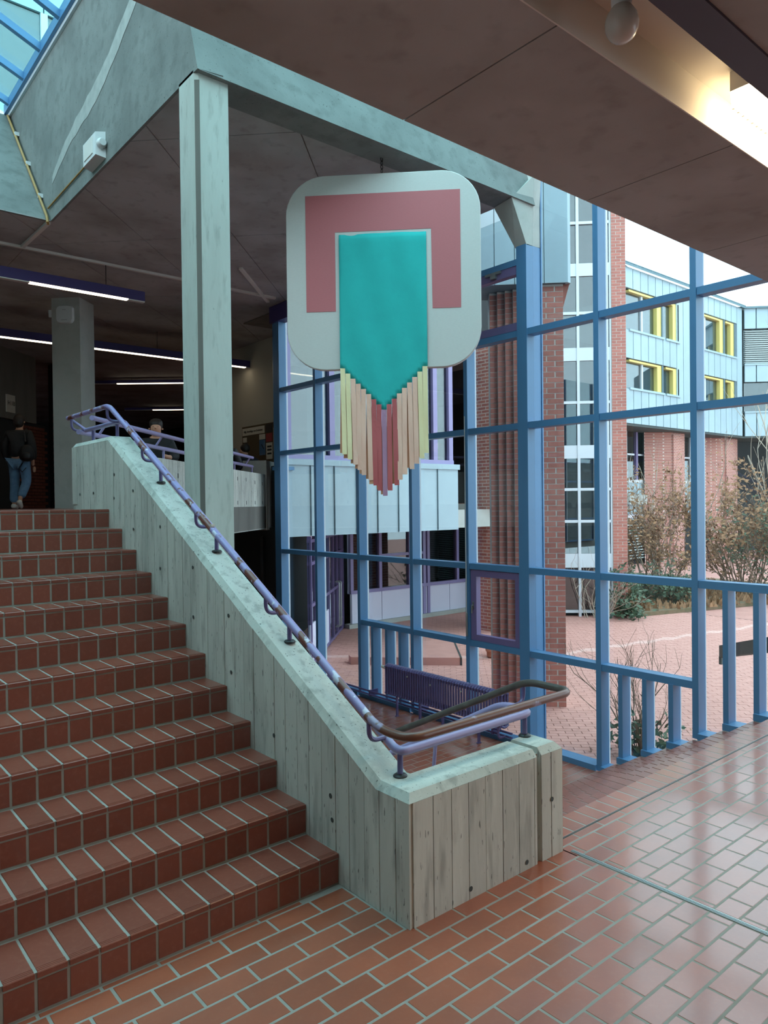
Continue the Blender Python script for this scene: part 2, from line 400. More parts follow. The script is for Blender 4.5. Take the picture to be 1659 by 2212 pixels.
# upper floor (landing and hall), cut at 45 degrees along the balcony
FU = thing('floor_upper', (0, 8, 1.45), 'tiled floor of the dark upper hall behind the stairs', 'floor', kind='structure')
yb = Y0+11*T_
up = [(-3.6, yb+.28), (-.002, yb+.28), (-.002, 4.59), (.216, 4.60), (5.0, 9.38), (12, 9.38), (12, 30), (-7, 30), (-7, 9), (-3.6, 9)]
MB().prism_z(up, 1.46, 1.853).build('slab', 'concrete_dark', FU)
MB().prism_z([(-3.6, yb+.29), (-.01, yb+.29), (-.01, 4.58), (.2, 4.7), (4.9, 9.5), (12, 9.5), (12, 30), (-7, 30), (-7, 9), (-3.6, 9)], 1.853, 1.86).build('tile_field', 'stair_tile', FU, kind='stuff')

# ================================================================ concrete parapet beside the stairs
SL = R_/T_
def ztop(y): return .593 if y < .228 else (.593+SL*(y-.228) if y < 3.657 else 2.463)
PA = thing('parapet_wall', (.1, .1, 0), 'board-marked concrete parapet wall sloping up along the right side of the stairs', 'parapet')
pf = [(.007, ZL), (.007, .56), (.228, .56), (3.657, 2.428), (4.6, 2.428), (4.6, ZL)]
MB().prism_x(pf, .007, .216).build('core', 'concrete_boards', PA)
MB().box(.216, .893, .007, .228, ZL, .56).box(.893, .93, .03, .205, ZL, .56).box(.93, 1.107, .007, .228, ZL, .56).build('end_core', 'concrete_boards', PA)
c = .03
cap = MB()
A, B, C_, D, E_ = (0, .228), (0, 0), (.893, 0), (.893, .228), (.216, .228)
a_, b_, c_, d_, e_, f_ = (c, .228), (c, c), (.893, c), (.893, .228-c), (.216-c, .228-c), (.216-c, .228)
lo = lambda p: (p[0], p[1], .558); hi = lambda p: (p[0], p[1], .593)
for q in ((A, B, b_, a_), (B, C_, c_, b_), (D, E_, e_, d_)): cap.poly([lo(q[0]), lo(q[1]), hi(q[2]), hi(q[3])])
cap.poly([lo(E_), hi(f_), hi(e_)]); cap.poly([hi(p) for p in (a_, b_, c_, d_, e_, f_)]); cap.poly([lo(C_), lo(D), hi(d_), hi(c_)])
secs = []
for y in (.228, 3.657, 4.57, 4.6):
    z = ztop(y) if y < 4.59 else 2.428
    secs.append([(0, y, z-.035), (c, y, z), (.216-c, y, z), (.216, y, z-.035)])
for s0, s1 in zip(secs, secs[1:]):
    for k in range(3): cap.poly([s0[k], s0[k+1], s1[k+1], s1[k]])
cap.build('capping', 'concrete_boards', PA)
cap2 = MB().loft([(.93, 0, .558), (1.107, 0, .558), (1.107, .228, .558), (.93, .228, .558)], [(.932, c, .593), (1.107-c, c, .593), (1.107-c, .228-c, .593), (.932, .228-c, .593)])
cap2.build('capping', 'concrete_boards', PA)
ys = [0.0, .094]
while ys[-1] < 4.48: ys.append(ys[-1]+random.uniform(.108, .126))
ys[-1] = 4.6
for ya, yb_ in zip(ys, ys[1:]):
    g = .0022; dx = random.uniform(-.0015, .0015)
    za, zb = ztop(ya)-.036, ztop(yb_)-.036
    zf = 0 if ya < .6 else max(0, (ya-.6)*SL-.2)
    mid = [(yy, ztop(yy)-.036) for yy in (.228, 3.657) if ya < yy < yb_]
    pr = [(ya+g, zf), (yb_-g, zf), (yb_-g, zb)]+mid+[(ya+g, za)]
    MB().prism_x(pr, dx, .0075).build('board_strip', 'concrete_boards', PA)
xs = [.022, .146, .264, .378, .498, .623, .747, .870, .893]
for xa, xb in list(zip(xs, xs[1:]))+[(.93, 1.012), (1.012, 1.107)]:
    MB().box(xa+.0022, xb-.0022, random.uniform(-.001, .001), .0075, 0, .557).build('board_strip', 'concrete_boards', PA)
MB().box(1.1055, 1.1085, 0, .228, ZL, .557).build('board_strip', 'concrete_boards', PA)
HOLES = [(3.13, 2.002), (3.133, 1.707), (2.629, 1.734), (2.64, 1.435), (2.112, 1.474), (2.115, 1.146), (1.629, 1.209), (1.605, .867), (1.119, .597), (.587, .420), (.575, .302), (3.524, 2.141), (3.534, 1.95), (4.385, 1.995), (4.028, 2.001)]
for y, z in HOLES:
    MB().lathe((-.0025, y, z), [(.013, 0), (.011, .001), (.008, .0035), (.0, .0036)], 12, (1, 0, 0)).build('tie_hole', 'dark_beam', PA)
for x, z in ((.803, .04), (.386, .05), (1.015, .306)):
    MB().lathe((x, -.0025, z), [(.013, 0), (.011, .001), (.008, .0035), (.0, .0036)], 12, (0, 1, 0)).build('tie_hole', 'dark_beam', PA)

# ================================================================ columns
CO = thing('concrete_column', (.72, 3.29, ZL), 'tall pale concrete column rising beside the stairs to the ceiling', 'column')
MB().prism_z([(.60, 3.15), (.868, 3.15), (.868, 3.45), (.57, 3.45), (.57, 3.18)], ZL, 5.44).build('shaft', 'concrete_column', CO)
MB().prism_z([(.574, 3.172), (.604, 3.146), (.612, 3.152), (.59, 3.19)], ZL, 5.36).build('corner_joint', 'concrete_dark', CO)
C2 = thing('concrete_column', (1.92, 10.66, 1.86), 'grey concrete column in the upper hall carrying a white wireless box', 'column')
MB().prism_z([(1.90, 10.31), (2.25, 10.66), (1.90, 11.01), (1.55, 10.66)], 1.86, 5.42).build('shaft', 'concrete_smooth', C2)
# ================================================================ ceilings
ZC = 5.42; ZS = 3.30
CE = thing('ceiling', (2.5, 6, ZC), 'brownish concrete ceiling with diagonal joints above the banner and hall', 'ceiling', kind='structure')
hall = [(.79, 3.46), (4.6, 3.46), (4.6, 5.0), (4.95, 5.0), (4.95, 9.4), (12, 9.4), (12, 30), (-7, 30), (-7, 7.46), (.79, 7.46)]
MB().prism_z(hall, ZC+.012, ZC+.3).build('slab', 'concrete_dark', CE)
def cells45(poly, us, vs_, gap=.008):
    out = []
    for u0, u1 in zip(us, us[1:]):
        for v0, v1 in zip(vs_, vs_[1:]):
            q = [((u+v)/2 if False else (v-u)/2, (v+u)/2) for u, v in ((u0+gap, v0+gap), (u1-gap, v0+gap), (u1-gap, v1-gap), (u0+gap, v1-gap))]
            out.append(q)
    return out
def clip_rect(p, x0, x1, y0, y1):
    for a in ((1, 0, x1), (-1, 0, -x0), (0, 1, y1), (0, -1, -y0)):
        p = clip(p, *a)
        if len(p) < 3: return None
    return p
us = [-40, -16, -12.4, -8.8, -5.2, -1.7, .1, 1.65, 3.63, 5.35, 7.1, 8.9, 10.7, 14.3, 17.9, 25, 45]; vs_ = [-30, 1.6, 5.2, 8.8, 12.4, 16.0, 19.6, 26.8, 34, 70]
for rc in ((.575, 4.6, 3.14, 7.15), (-7, .57, 7.16, 9.4), (.575, 4.94, 7.15, 9.4), (4.61, 4.94, 5.0, 7.15), (-7, 12, 9.4, 30)):
    for q in cells45(None, us, vs_):
        p = clip_rect(q, *rc)
        if p: MB().prism_z(p, ZC, ZC+.011).build('slab_panel', 'concrete_ceiling', CE)
# low soffit over the foreground with a light cove
SO = thing('ceiling_soffit', (0, -2, ZS), 'low brownish concrete soffit over the foreground with straight panel joints', 'ceiling', kind='structure')
xs = [-6, -2.6, -1.456, -.306, .845, 1.995, 3.145, 4.78]
for x0, x1 in zip(xs, xs[1:]):
    for y0, y1 in ((-1.045, -.355), (-4.3, -1.382), (-7, -4.64)):
        bbox('slab_panel', 'concrete_ceiling', x0+.003, x1-.003, y0+(.003 if y0 < -4 else 0), y1, ZS, ZS+.15, SO)
MB().box(-6, 4.78, -1.045, -.357, ZS+.15, 3.7).box(-6, 4.78, -7, -1.382, ZS+.15, 3.7).box(-6, 4.78, -1.382, -1.045, 3.47, 3.7).build('slab', 'concrete_dark', SO)
def cove(y0, y1, label, cat='light', xs_lamp=(.589,)):
    t = thing('light_cove', (0, (y0+y1)/2, ZS), label, cat, 'light coves in the low soffit')
    MB().box(-6, 4.78, y1-.006, y1-.001, ZS-.004, 3.456).build('cove_side', 'white_paint', t)
    MB().box(-6, 4.78, y0+.1, y1-.006, 3.446, 3.456).build('cove_top', 'white_paint', t)
    MB().box(-6, 4.78, y0+.001, y0+.103, ZS-.008, 3.446).build('lip', 'dark_violet', t)
    for x in xs_lamp:
        MB().box(x, x+1.25, y0+.16, y0+.235, ZS+.075, 3.446).build('lamp_housing', 'white_paint', t)
        MB().prism_x([(y0+.155, ZS+.074), (y0+.24, ZS+.074), (y0+.236, ZS+.030), (y0+.16, ZS+.030)], x+.015, x+1.235).build('diffuser', 'fluorescent', t)
        for k in range(1, 30): MB().box(x+.04*k, x+.04*k+.006, y0+.238, y0+.246, ZS+.03, ZS+.074).build('diffuser_rib', 'white_paint', t)
    return t
cove(-1.382, -1.045, 'white light cove in the soffit with a glowing warm fluorescent lamp', xs_lamp=(.589, 2.4))
cove(-4.64, -4.30, 'light cove with warm fluorescent lamps behind the viewpoint', xs_lamp=(.2, 2.4))
GL = thing('globe_lamp', (-.213, -1.2, 3.26), 'small round opal globe lamp hanging from the light cove', 'lamp')
MB().lathe((-.213, -1.2, 3.262), [(.0, -.052), (.02, -.048), (.036, -.036), (.046, -.016), (.048, .004), (.043, .025), (.032, .042), (.026, .05)], 20).build('globe', 'opal_glass', GL, True)
MB().lathe((-.213, -1.2, 3.31), [(.028, 0), (.03, .02), (.03, .136)], 16).build('socket', 'white_plastic', GL, True)
MB().tube([(-.175, -1.2, 3.30), (-.16, -1.2, 3.285), (-.165, -1.2, 3.265)], .006, 6).build('bracket', 'white_plastic', GL, True)

# ================================================================ skylight well, beam, outer shell
ZK = 7.49
WA = thing('wall_well', (.6, 6, ZC), 'grey concrete side of the skylight well with a pale repaired streak', 'wall', kind='structure')
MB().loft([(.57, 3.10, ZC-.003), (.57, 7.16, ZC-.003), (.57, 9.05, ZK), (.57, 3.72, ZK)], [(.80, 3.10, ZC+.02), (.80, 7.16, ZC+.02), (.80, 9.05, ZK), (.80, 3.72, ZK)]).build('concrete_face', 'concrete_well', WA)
import itertools
# the pale mortar streak: an irregular thin skim on the face
st = MB(); top, bot = [], []
rs = random.Random(3)
for k in range(26):
    t = k/25; y = 7.05-(7.05-3.75)*t; z = 5.88+.92*t+.05*math.sin(9*t)
    wd = .05+.05*math.sin(3.1*t)+rs.uniform(-.015, .015)
    top.append((y, z+wd)); bot.append((y, z-wd))
for k in range(25): st.poly([(.567, *bot[k]), (.567, *bot[k+1]), (.567, *top[k+1]), (.567, *top[k])])
mat('repair_mortar', srgb(166, 170, 166), .9, noise=[(9, 6, .6, srgb(140, 145, 142), .4, .65)])
st.build('repair_streak', 'repair_mortar', WA)
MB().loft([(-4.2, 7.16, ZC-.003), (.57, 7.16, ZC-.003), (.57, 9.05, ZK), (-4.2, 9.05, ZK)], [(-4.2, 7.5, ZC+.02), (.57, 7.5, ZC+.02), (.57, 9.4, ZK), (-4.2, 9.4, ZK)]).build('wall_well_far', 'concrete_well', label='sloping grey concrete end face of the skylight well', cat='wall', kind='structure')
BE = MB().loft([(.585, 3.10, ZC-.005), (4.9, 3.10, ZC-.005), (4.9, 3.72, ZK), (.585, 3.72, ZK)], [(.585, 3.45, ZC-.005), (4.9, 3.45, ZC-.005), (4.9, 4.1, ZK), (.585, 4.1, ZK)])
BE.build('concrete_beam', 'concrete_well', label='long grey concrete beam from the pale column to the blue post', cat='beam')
mw = lambda n, lab, mt, *a: bbox(n, mt, *a, label=lab, cat='wall', kind='structure')
mw('wall_left', 'concrete wall on the left of the stairwell', 'concrete_smooth', -3.85, -3.6, -.355, 9.05, -.3, ZK)
mw('wall_back', 'pale wall behind the viewpoint', 'hall_wall', -6, 4.78, -7.2, -7, -.3, 3.7)
mw('wall_foyer_left', 'pale wall at the left end of the foyer', 'hall_wall', -6.2, -6, -7, -.3, -.3, 3.7)
mw('wall_bounce', 'unseen concrete wall added above the low soffit to bounce daylight', 'concrete_smooth', -3.85, 4.9, -1.2, -1.0, 3.7, ZK)  # out of view, added only to bounce skylight back into the space
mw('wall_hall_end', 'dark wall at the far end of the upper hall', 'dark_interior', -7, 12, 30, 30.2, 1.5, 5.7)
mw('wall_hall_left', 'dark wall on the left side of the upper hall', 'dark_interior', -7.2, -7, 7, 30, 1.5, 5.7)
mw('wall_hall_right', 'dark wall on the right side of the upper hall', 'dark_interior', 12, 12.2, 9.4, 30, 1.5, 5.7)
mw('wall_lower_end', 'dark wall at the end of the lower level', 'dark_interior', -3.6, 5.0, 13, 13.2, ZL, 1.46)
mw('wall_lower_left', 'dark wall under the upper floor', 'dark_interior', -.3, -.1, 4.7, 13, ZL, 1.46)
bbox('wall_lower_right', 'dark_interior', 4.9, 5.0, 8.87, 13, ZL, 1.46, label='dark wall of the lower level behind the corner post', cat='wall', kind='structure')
# skylight
SK = thing('window_2', (-1.5, 4, ZK), 'blue-framed glass skylight over the stairs', 'skylight', kind='structure')
def sky_z(x): return ZK+.05+(.57-x)*.42 if x < .57 else ZK+.05
MB().box(.50, .58, -.9, 9.05, ZK-.0, ZK+.13).build('sill_frame', 'blue_paint', SK)
MB().box(.54, .57, 3.7, 9.05, ZK-.05, ZK).build('sill_edge', 'white_frame', SK)
MB().loft([(.57, -.95, ZK+.09), (-3.8, -.95, ZK+.09+.42*4.37), (-3.8, 9.2, ZK+.09+.42*4.37), (.57, 9.2, ZK+.09)], [(.57, -.95, ZK+.1), (-3.8, -.95, ZK+.1+.42*4.37), (-3.8, 9.2, ZK+.1+.42*4.37), (.57, 9.2, ZK+.1)]).build('pane', 'clear_glass', SK)
yy = -.6
while yy < 9.2:
    MB().loft([(.55, yy, ZK+.0), (.55, yy+.07, ZK+.0), (.55, yy+.07, ZK+.09), (.55, yy, ZK+.09)], [(-3.8, yy, ZK+.42*4.35), (-3.8, yy+.07, ZK+.42*4.35), (-3.8, yy+.07, ZK+.09+.42*4.35), (-3.8, yy, ZK+.09+.42*4.35)]).build('rafter', 'blue_paint', SK); yy += .78
MB().box(.58, 4.95, -.95, 3.9, ZK+.09, ZK+.1).build('pane', 'clear_glass', SK)
for x in (1.3, 2.2, 3.1, 4.0): MB().box(x, x+.06, -.95, 3.9, ZK, ZK+.09).build('rafter', 'blue_paint', SK)
# things on the well wall
JB = thing('junction_box', (.53, 5.45, 5.45), 'white box with round knob fixed on the skylight well', 'box')
MB().loft([(.568, 5.2, 5.47), (.568, 5.62, 5.47), (.568, 5.62, 5.74), (.568, 5.2, 5.74)], [(.47, 5.22, 5.49), (.47, 5.60, 5.49), (.47, 5.60, 5.72), (.47, 5.22, 5.72)]).build('case', 'white_plastic', JB)
MB().lathe((.52, 5.2, 5.6), [(.05, 0), (.05, .03), (.035, .06)], 14, (0, -1, 0)).build('knob', 'white_plastic', JB, True)
bbox('flap', 'white_paint', .462, .47, 5.30, 5.56, 5.53, 5.70, JB)
CP = thing('conduit', (.55, 7.1, 5.5), 'brass-coloured cable conduits running down the corner of the skylight well', 'conduit')
for d in (0, .05):
    MB().tube([(.545-d*.4, 9.0-d, 7.44), (.545-d*.4, 7.2-d, 5.47), (.545-d*.4, 7.17-d, 5.38)], .016, 8).build('pipe', 'brass_conduit', CP, True)
MB().tube([(.555, 5.62, 5.60), (.555, 7.2, 5.585)], .010, 8).build('branch_pipe', 'brass_conduit', CP, True)
for t in (.2, .5, .8): MB().box(.515, .57, 7.17+1.8*t-.08, 7.17+1.8*t-.03, 5.42+2.0*t-.02, 5.42+2.0*t+.03).build('clip', 'white_plastic', CP)
CD = thing('cable_trunking', (1.5, 8.3, ZC), 'pale cable trunking fixed under the hall ceiling', 'trunking')
MB().box(-3, 4.5, 8.28, 8.33, ZC-.035, ZC).build('main_duct', 'white_paint', CD)
MB().loft([(.53, 7.2, ZC-.03), (.58, 7.2, ZC-.03), (.58, 7.2, ZC), (.53, 7.2, ZC)], [(.50, 8.28, ZC-.03), (.55, 8.28, ZC-.03), (.55, 8.28, ZC), (.50, 8.28, ZC)]).build('branch_duct', 'white_paint', CD)
MB().loft([(3.25, 7.3, ZC-.03), (3.29, 7.26, ZC-.03), (3.29, 7.26, ZC), (3.25, 7.3, ZC)], [(4.5, 8.6, ZC-.03), (4.54, 8.56, ZC-.03), (4.54, 8.56, ZC), (4.5, 8.6, ZC)]).build('branch_duct', 'white_paint', CD)
# pendant lamps of the hall
def pendant(x0, x1, y, z, label, wires=(), lit=None, h=.16, wd=.09, fr=None):
    t = thing('pendant_lamp', ((x0+x1)/2, y, z) if not fr else fr[0], label, 'lamp', 'linear lamps in the upper hall')
    MB(fr).box(x0, x1, y-wd/2, y+wd/2, z+.018, z+h).build('housing', 'dark_lamp_paint', t)
    a, b2 = lit or (x0+.02, x1-.02)
    MB(fr).box(a, b2, y-wd/2+.006, y+wd/2-.006, z+.002, z+.018).build('tube_lens', 'fluorescent_hall', t)
    for xa, xb in ((x0, a), (b2, x1)):
        if xb-xa > .01: MB(fr).box(xa, xb, y-wd/2+.006, y+wd/2-.006, z+.002, z+.018).build('end_cover', 'white_paint', t)
    for wx in wires: MB(fr).box(wx-.004, wx+.004, y-.004, y+.004, z+h, ZC).build('suspension_wire', 'black_metal', t)
pendant(-2.6, 2.2, 8.3, 4.93, 'purple linear pendant lamp nearest above the stairs, hung by a thin wire', (1.64, -1.2), (.6, 1.95))
pendant(-3.0, 6.6, 11.85, 4.90, 'long purple linear pendant lamp behind the grey hall column', (3.9, 0), (-.5, 5.9))
D45 = (Vector((0, 0, 0)), (.7071, -.7071), (.7071, .7071))
pendant(-8.1, -3.0, 16.87, 5.25, 'distant linear lamp glowing above the handrail in the dark hall', (-7.0, -4.0), (-7.4, -3.2), .1, .09, (Vector((0, 0, 0)), (.765, -.644), (.644, .765)))
pendant(-9.3, -7.1, 22.8, 5.30, 'farthest thin linear lamp at the back of the dark hall', (-8.9, -7.5), (-8.3, -7.2), .1, .09, (Vector((0, 0, 0)), (.765, -.644), (.644, .765)))

# upper storeys rising beyond the skylight
UW = thing('upper_storeys', (1, 10.6, 6), 'pale metal-panelled upper storeys seen through the skylight', 'building')
bbox('core', 'cladding_seam', -9, 11.9, 10.45, 11.5, 5.8, 15, UW)
for k in range(14):
    x = -9+1.49*k
    for z0, z1 in ((5.8, 8.4), (10.0, 11.6), (13.2, 15)): bbox('wall_panel', 'cladding', x+.012, x+1.478, 10.38, 10.45, z0, z1, UW)
    for z0 in (8.4, 11.6): bbox('window_pane', 'window_glass', x+.06, x+1.43, 10.42, 10.44, z0, z0+1.6, UW); bbox('window_bar', 'white_frame', x-.05, x+.06, 10.38, 10.45, z0, z0+1.6, UW)
# ================================================================ glass wall
XF, XB, XG = 4.78, 4.93, 4.90
GW = thing('window_1', (4.85, 3, ZL), 'tall blue-framed glass wall looking onto the paved courtyard', 'window', kind='structure')
mull = [-5.3, -4.2, -3.15, -2.1, -1.05, .04, 1.113, 2.205, 4.16, 5.24, 6.45, 7.59, 8.70]
POST = (3.15, 3.30)
def step_z(y):
    if y >= ND+6*T_: return ZL
    if y < ND: return 0.0
    return -(int((y-ND)/T_)+1)*R_
for y in mull:
    z0 = step_z(y) if y > 0 else 0
    MB().box(XF, XB, y-.032, y+.032, z0, 5.40 if y > 3.8 else ZK).build('mullion', 'blue_paint', GW)
    MB().box(XB-.02, XB+.035, y-.022, y+.022, z0, 5.40 if y > 3.8 else ZK).build('outer_cover', 'white_frame', GW)
edges = []
for a, c_ in zip(mull, mull[1:]):
    if a < 3.2 < c_: edges += [(a+.032, POST[0]), (POST[1], c_-.032)]
    else: edges.append((a+.032, c_-.032))
TZ = [3.95, 2.835, 1.093]
for a, c_ in edges:
    ztop_ = 5.40 if a > 3.2 else ZK
    tz = list(TZ)
    mid = (a+c_)/2
    if (1.2 < mid < 3.2) or (3.2 < mid < 6.5): tz.append(.094)
    if 3.2 < mid < 6.5: tz.append(4.81)
    for z in tz:
        MB().box(XF+.012, XB, a, c_, z-.075, z).build('transom', 'blue_paint', GW)
    # stepped or level sill
    ysplit = [a]+[ND+i*T_ for i in range(0, 7) if a < ND+i*T_ < c_]+[c_]
    for s0, s1 in zip(ysplit, ysplit[1:]):
        z = step_z((s0+s1)/2) if (s0+s1)/2 > ND else 0
        MB().box(XF-.03, XB, s0+(.0 if s0 == a else -.03), s1, z, z+.062).build('sill', 'blue_paint', GW)
    zb = min(step_z(c_-.01), 0) if c_ > 0 else 0
    top_low = min(tz) if mid > 0 else 0
    subs = {1: [1.94, 1.66, 1.37], 0: [.816, .534], 5: [6.14, 5.81, 5.51]}
    for lst in subs.values():
        for y in lst:
            if a < y < c_:
                zt_ = min(tz)
                MB().box(XF, XB, y-.026, y+.026, step_z(y+.02) if y < 3 else ZL, zt_-.07).build('sub_mullion', 'blue_paint', GW)
                MB().box(XB-.02, XB+.03, y-.018, y+.018, step_z(y+.02) if y < 3 else ZL, zt_-.07).build('outer_cover', 'white_frame', GW)
    zs = sorted(tz+[ztop_])
    lowz = zb
    prev = lowz
    for z in zs:
        MB().box(XG, XG+.012, a-.005, c_+.005, prev, z).build('pane', 'solar_glass', GW); prev = z
# main post with its concrete head
MP = thing('steel_post', (4.9, 3.22, ZL), 'thick blue steel post in the middle of the glass wall', 'post')
MB().box(XF, 5.05, POST[0], POST[1], ZL, 4.95).build('shaft', 'blue_paint', MP)
MB().box(5.05, 5.075, POST[0]-.01, POST[0]+.02, ZL, 6.4).build('edge_strip', 'blue_paint', MP)
KH = thing('concrete_bracket', (4.8, 3.3, 4.94), 'flared concrete bracket on top of the thick blue post', 'bracket')
MB().loft([(4.79, 3.15, 4.94), (5.045, 3.15, 4.955), (5.045, 3.15, 5.41), (5.045, 3.12, 5.9), (4.49, 3.12, 5.41)], [(4.79, 3.32, 4.94), (5.045, 3.32, 4.955), (5.045, 3.42, 5.41), (5.045, 3.42, 5.9), (4.56, 3.45, 5.41)]).build('bracket_body', 'concrete_smooth', KH)
# purple opening sash right of the radiator
PS = thing('opening_sash', (4.87, 3.75, .1), 'purple-framed opening window beside the thick blue post', 'window')
fr_ = [(3.31, 4.125, 1.012, .925), (3.31, 4.125, .175, .098)]
for y0, y1, z1, z0 in fr_: bbox('rail', 'violet_frame', 4.81, 4.89, y0, y1, z0, z1, PS)
for y0, y1 in ((3.31, 3.39), (4.03, 4.125)): bbox('stile', 'violet_frame', 4.81, 4.89, y0, y1, .175, .925, PS)
hp_ = bbox('handle_plate', 'aluminium', 4.795, 4.81, 4.07, 4.09, .50, .60, PS)
MB().tube([(4.80, 4.08, .55), (4.775, 4.08, .55), (4.775, 4.08, .45)], .009, 6).build('handle', 'aluminium', hp_)
VS = thing('opening_sash', (4.87, 3.75, 4.0), 'dark purple vent window with opener high behind the banner', 'window')
bbox('rail', 'violet_frame', 4.80, 4.89, 3.31, 4.12, 4.63, 4.735, VS); bbox('rail', 'violet_frame', 4.80, 4.89, 3.31, 4.12, 3.955, 4.05, VS)
bbox('opener_arm', 'aluminium', 4.775, 4.80, 3.55, 3.80, 4.70, 4.73, VS); bbox('opener_bracket', 'aluminium', 4.76, 4.80, 3.62, 3.70, 4.65, 4.70, VS)
# blue corner post at the far end and blind cord
CPO = thing('corner_post', (4.85, 8.95, ZL), 'wide blue corner post where the glass wall meets the balcony', 'post')
MB().box(XF, 4.93, 8.735, 8.86, ZL, 5.4).build('shaft', 'blue_paint', CPO)
MB().prism_z([(4.79, 8.86), (4.93, 8.86), (5.2, 9.13), (5.1, 9.23), (4.84, 8.97)], 2.56, 5.4).build('side_panel', 'blue_paint', CPO)
MB().box(XF-.02, 5.1, 8.70, 8.9, 2.50, 2.56).build('foot_plate', 'blue_paint', CPO)
MB().box(XF-.04, XB, 4.2, 8.9, 5.12, 5.41).build('trim_3', 'dark_lamp_paint', label='dark purple head frame above the far part of the glass wall', cat='trim', kind='structure')
BC = thing('blind_cord', (4.77, 4.19, -.2), 'pale pull cord hanging on the blue mullion left of the purple sash', 'cord')
MB().tube([(4.768, 4.17, 3.0), (4.765, 4.165, 1.6), (4.762, 4.16, .35)], .006, 5).build('cord', 'white_paint', BC)
MB().tube([(4.762, 4.16, .45), (4.76, 4.158, .30), (4.762, 4.156, .15)], .012, 6).build('tassel', 'aluminium', BC)

# ================================================================ handrail beside the stairs
HR = thing('handrail', (.07, 2, .6), 'worn purple double-tube handrail on the concrete parapet beside the stairs', 'handrail')
up_ = [(.02, 4.76, 2.715), (.02, 3.68, 2.715), (.02, .235, .836), (.02, .02, .836), (1.23, .02, .836), (1.23, .33, .836), (1.23, 1.62, .21), (1.17, 1.68, .13)]
pts = fillet(up_, .09, 6)
i1 = next(i for i, p in enumerate(pts) if p.y < .42); i2 = next(i for i, p in enumerate(pts) if p.x > 1.18)
MB().tube(pts[:i1+1], .021, 12).build('top_rail', 'worn_rail', HR, True)
MB().tube(pts[i1:i2+1], .021, 12).build('bare_rail', 'brown_rail', HR, True)
MB().tube(pts[i2:], .021, 12).build('descending_rail', 'dark_rail', HR, True)
lo_ = [(.13, 4.60, 2.595), (.13, 3.66, 2.595), (.13, .24, .715), (.13, .185, .715), (1.09, .185, .715), (1.09, .40, .715), (1.09, 1.9, -.10)]
MB().tube(fillet(lo_, .08, 6), .021, 12).build('lower_rail', 'purple_paint', HR, True)
def zlow(y): return .715 if y < .24 else (.715+(y-.24)*SL if y < 3.66 else 2.595)
posts = [(.13, 2.912), (.13, 2.027), (.13, 1.152), (.13, .205), (1.03, .19), (.13, 3.80), (.13, 4.40)]
for x, y in posts:
    zb = ztop(y); zt_ = zlow(y)
    bal = MB().tube([(x, y, zb), (x, y, zt_)], .014, 10).build('baluster', 'radiator_paint', HR, True)
    MB().lathe((x, y, zb), [(.034, -.004), (.034, .005), (.026, .012), (.015, .014)], 16).build('base_cap', 'black_rubber', bal, True)
def jloop(p0, dv, drop):
    x, y, z = p0
    q = [(x, y, z), (x, y, z-drop), (x+dv[0], y+dv[1], z-drop)]
    MB().tube(fillet(q, .07, 6), .012, 8).build('bracket_loop', 'radiator_paint', HR, True)
zup = lambda y: .836+(y-.235)*SL if y < 3.68 else 2.715
for y in (2.99, 2.10, 1.225, .30): jloop((.02, y, zup(y)), (.115, 0), zup(y)-zlow(y)-.01)
jloop((.02, 3.72, 2.715), (.115, 0), .12); jloop((.02, 4.66, 2.715), (.115, 0), .12)
jloop((1.23, .36, .825), (-.14, 0), .12)
for y in (.95, 1.45):                            # small stays of the rail going down
    MB().tube([(1.09, y, zlow(.1)-(y-.40)*.5455), (1.09, y+.10, -(y-.3)*.5455-.05)], .012, 8).build('stay', 'purple_paint', HR, True)
bbox('sticker', 'paper', .008, .034, 1.86, 1.885, zup(1.87)+.019, zup(1.87)+.0345, HR)

# ================================================================ radiator and its pipes
RA = thing('radiator', (4.6, 4.35, ZL), 'dark purple column radiator standing in front of the glass wall', 'radiator')
fm = MB()
oc = lambda y: [(y, x, z) for y, x, z in ()]
for xx in (0, .05, .10):
    fm.tube([(xx, 0, .02), (xx, 0, .40)], .0135, 8)
fm.tube(fillet([(-.012, 0, .39), (.05, 0, .425), (.112, 0, .39)], .05, 4), .0165, 8); fm.tube(fillet([(-.012, 0, .03), (.05, 0, .0), (.112, 0, .03)], .05, 4), .0165, 8)
fme = fm.mesh('fin', 'radiator_paint', True)
n = 46
for k in range(n): link('fin', fme, RA, (4.44, 3.30+2.12*k/(n-1), -.80))
for z in (-.74, -.44): MB().tube([(4.49, 3.29, z), (4.49, 5.43, z)], .015, 8).build('header', 'radiator_paint', RA, True)
for y in (5.25, 4.78, 4.35, 3.72):
    lg_ = bbox('leg', 'radiator_paint', 4.48, 4.51, y-.012, y+.012, ZL, -.78, RA)
    bbox('leg_foot', 'radiator_paint', 4.47, 4.52, y-.02, y+.02, ZL, ZL+.01, lg_)
for y, z in ((4.95, -.47), (4.5, -.50), (3.95, -.48)): MB().lathe((4.425, y, z), [(.012, 0), (.012, .012), (.004, .014)], 8, (-1, 0, 0)).build('bolt', 'bin_grey', RA)
MB().tube([(4.49, 5.42, -.44), (4.49, 5.56, -.44)], .022, 8).build('valve', 'paper', RA, True)
RP = thing('heating_pipes', (4.6, 6.3, ZL), 'pair of thin purple heating pipes along the foot of the glass wall', 'pipe')
for z in (-.93, -.88): MB().tube([(4.62, 3.3, z-.02), (4.62, 8.6, z-.02)], .014, 8).build('pipe', 'radiator_paint', RP, True)
for y in (6.0, 7.2, 4.9, 3.6): bbox('pipe_clip', 'radiator_paint', 4.60, 4.76, y-.012, y+.012, -.97, -.88, RP)
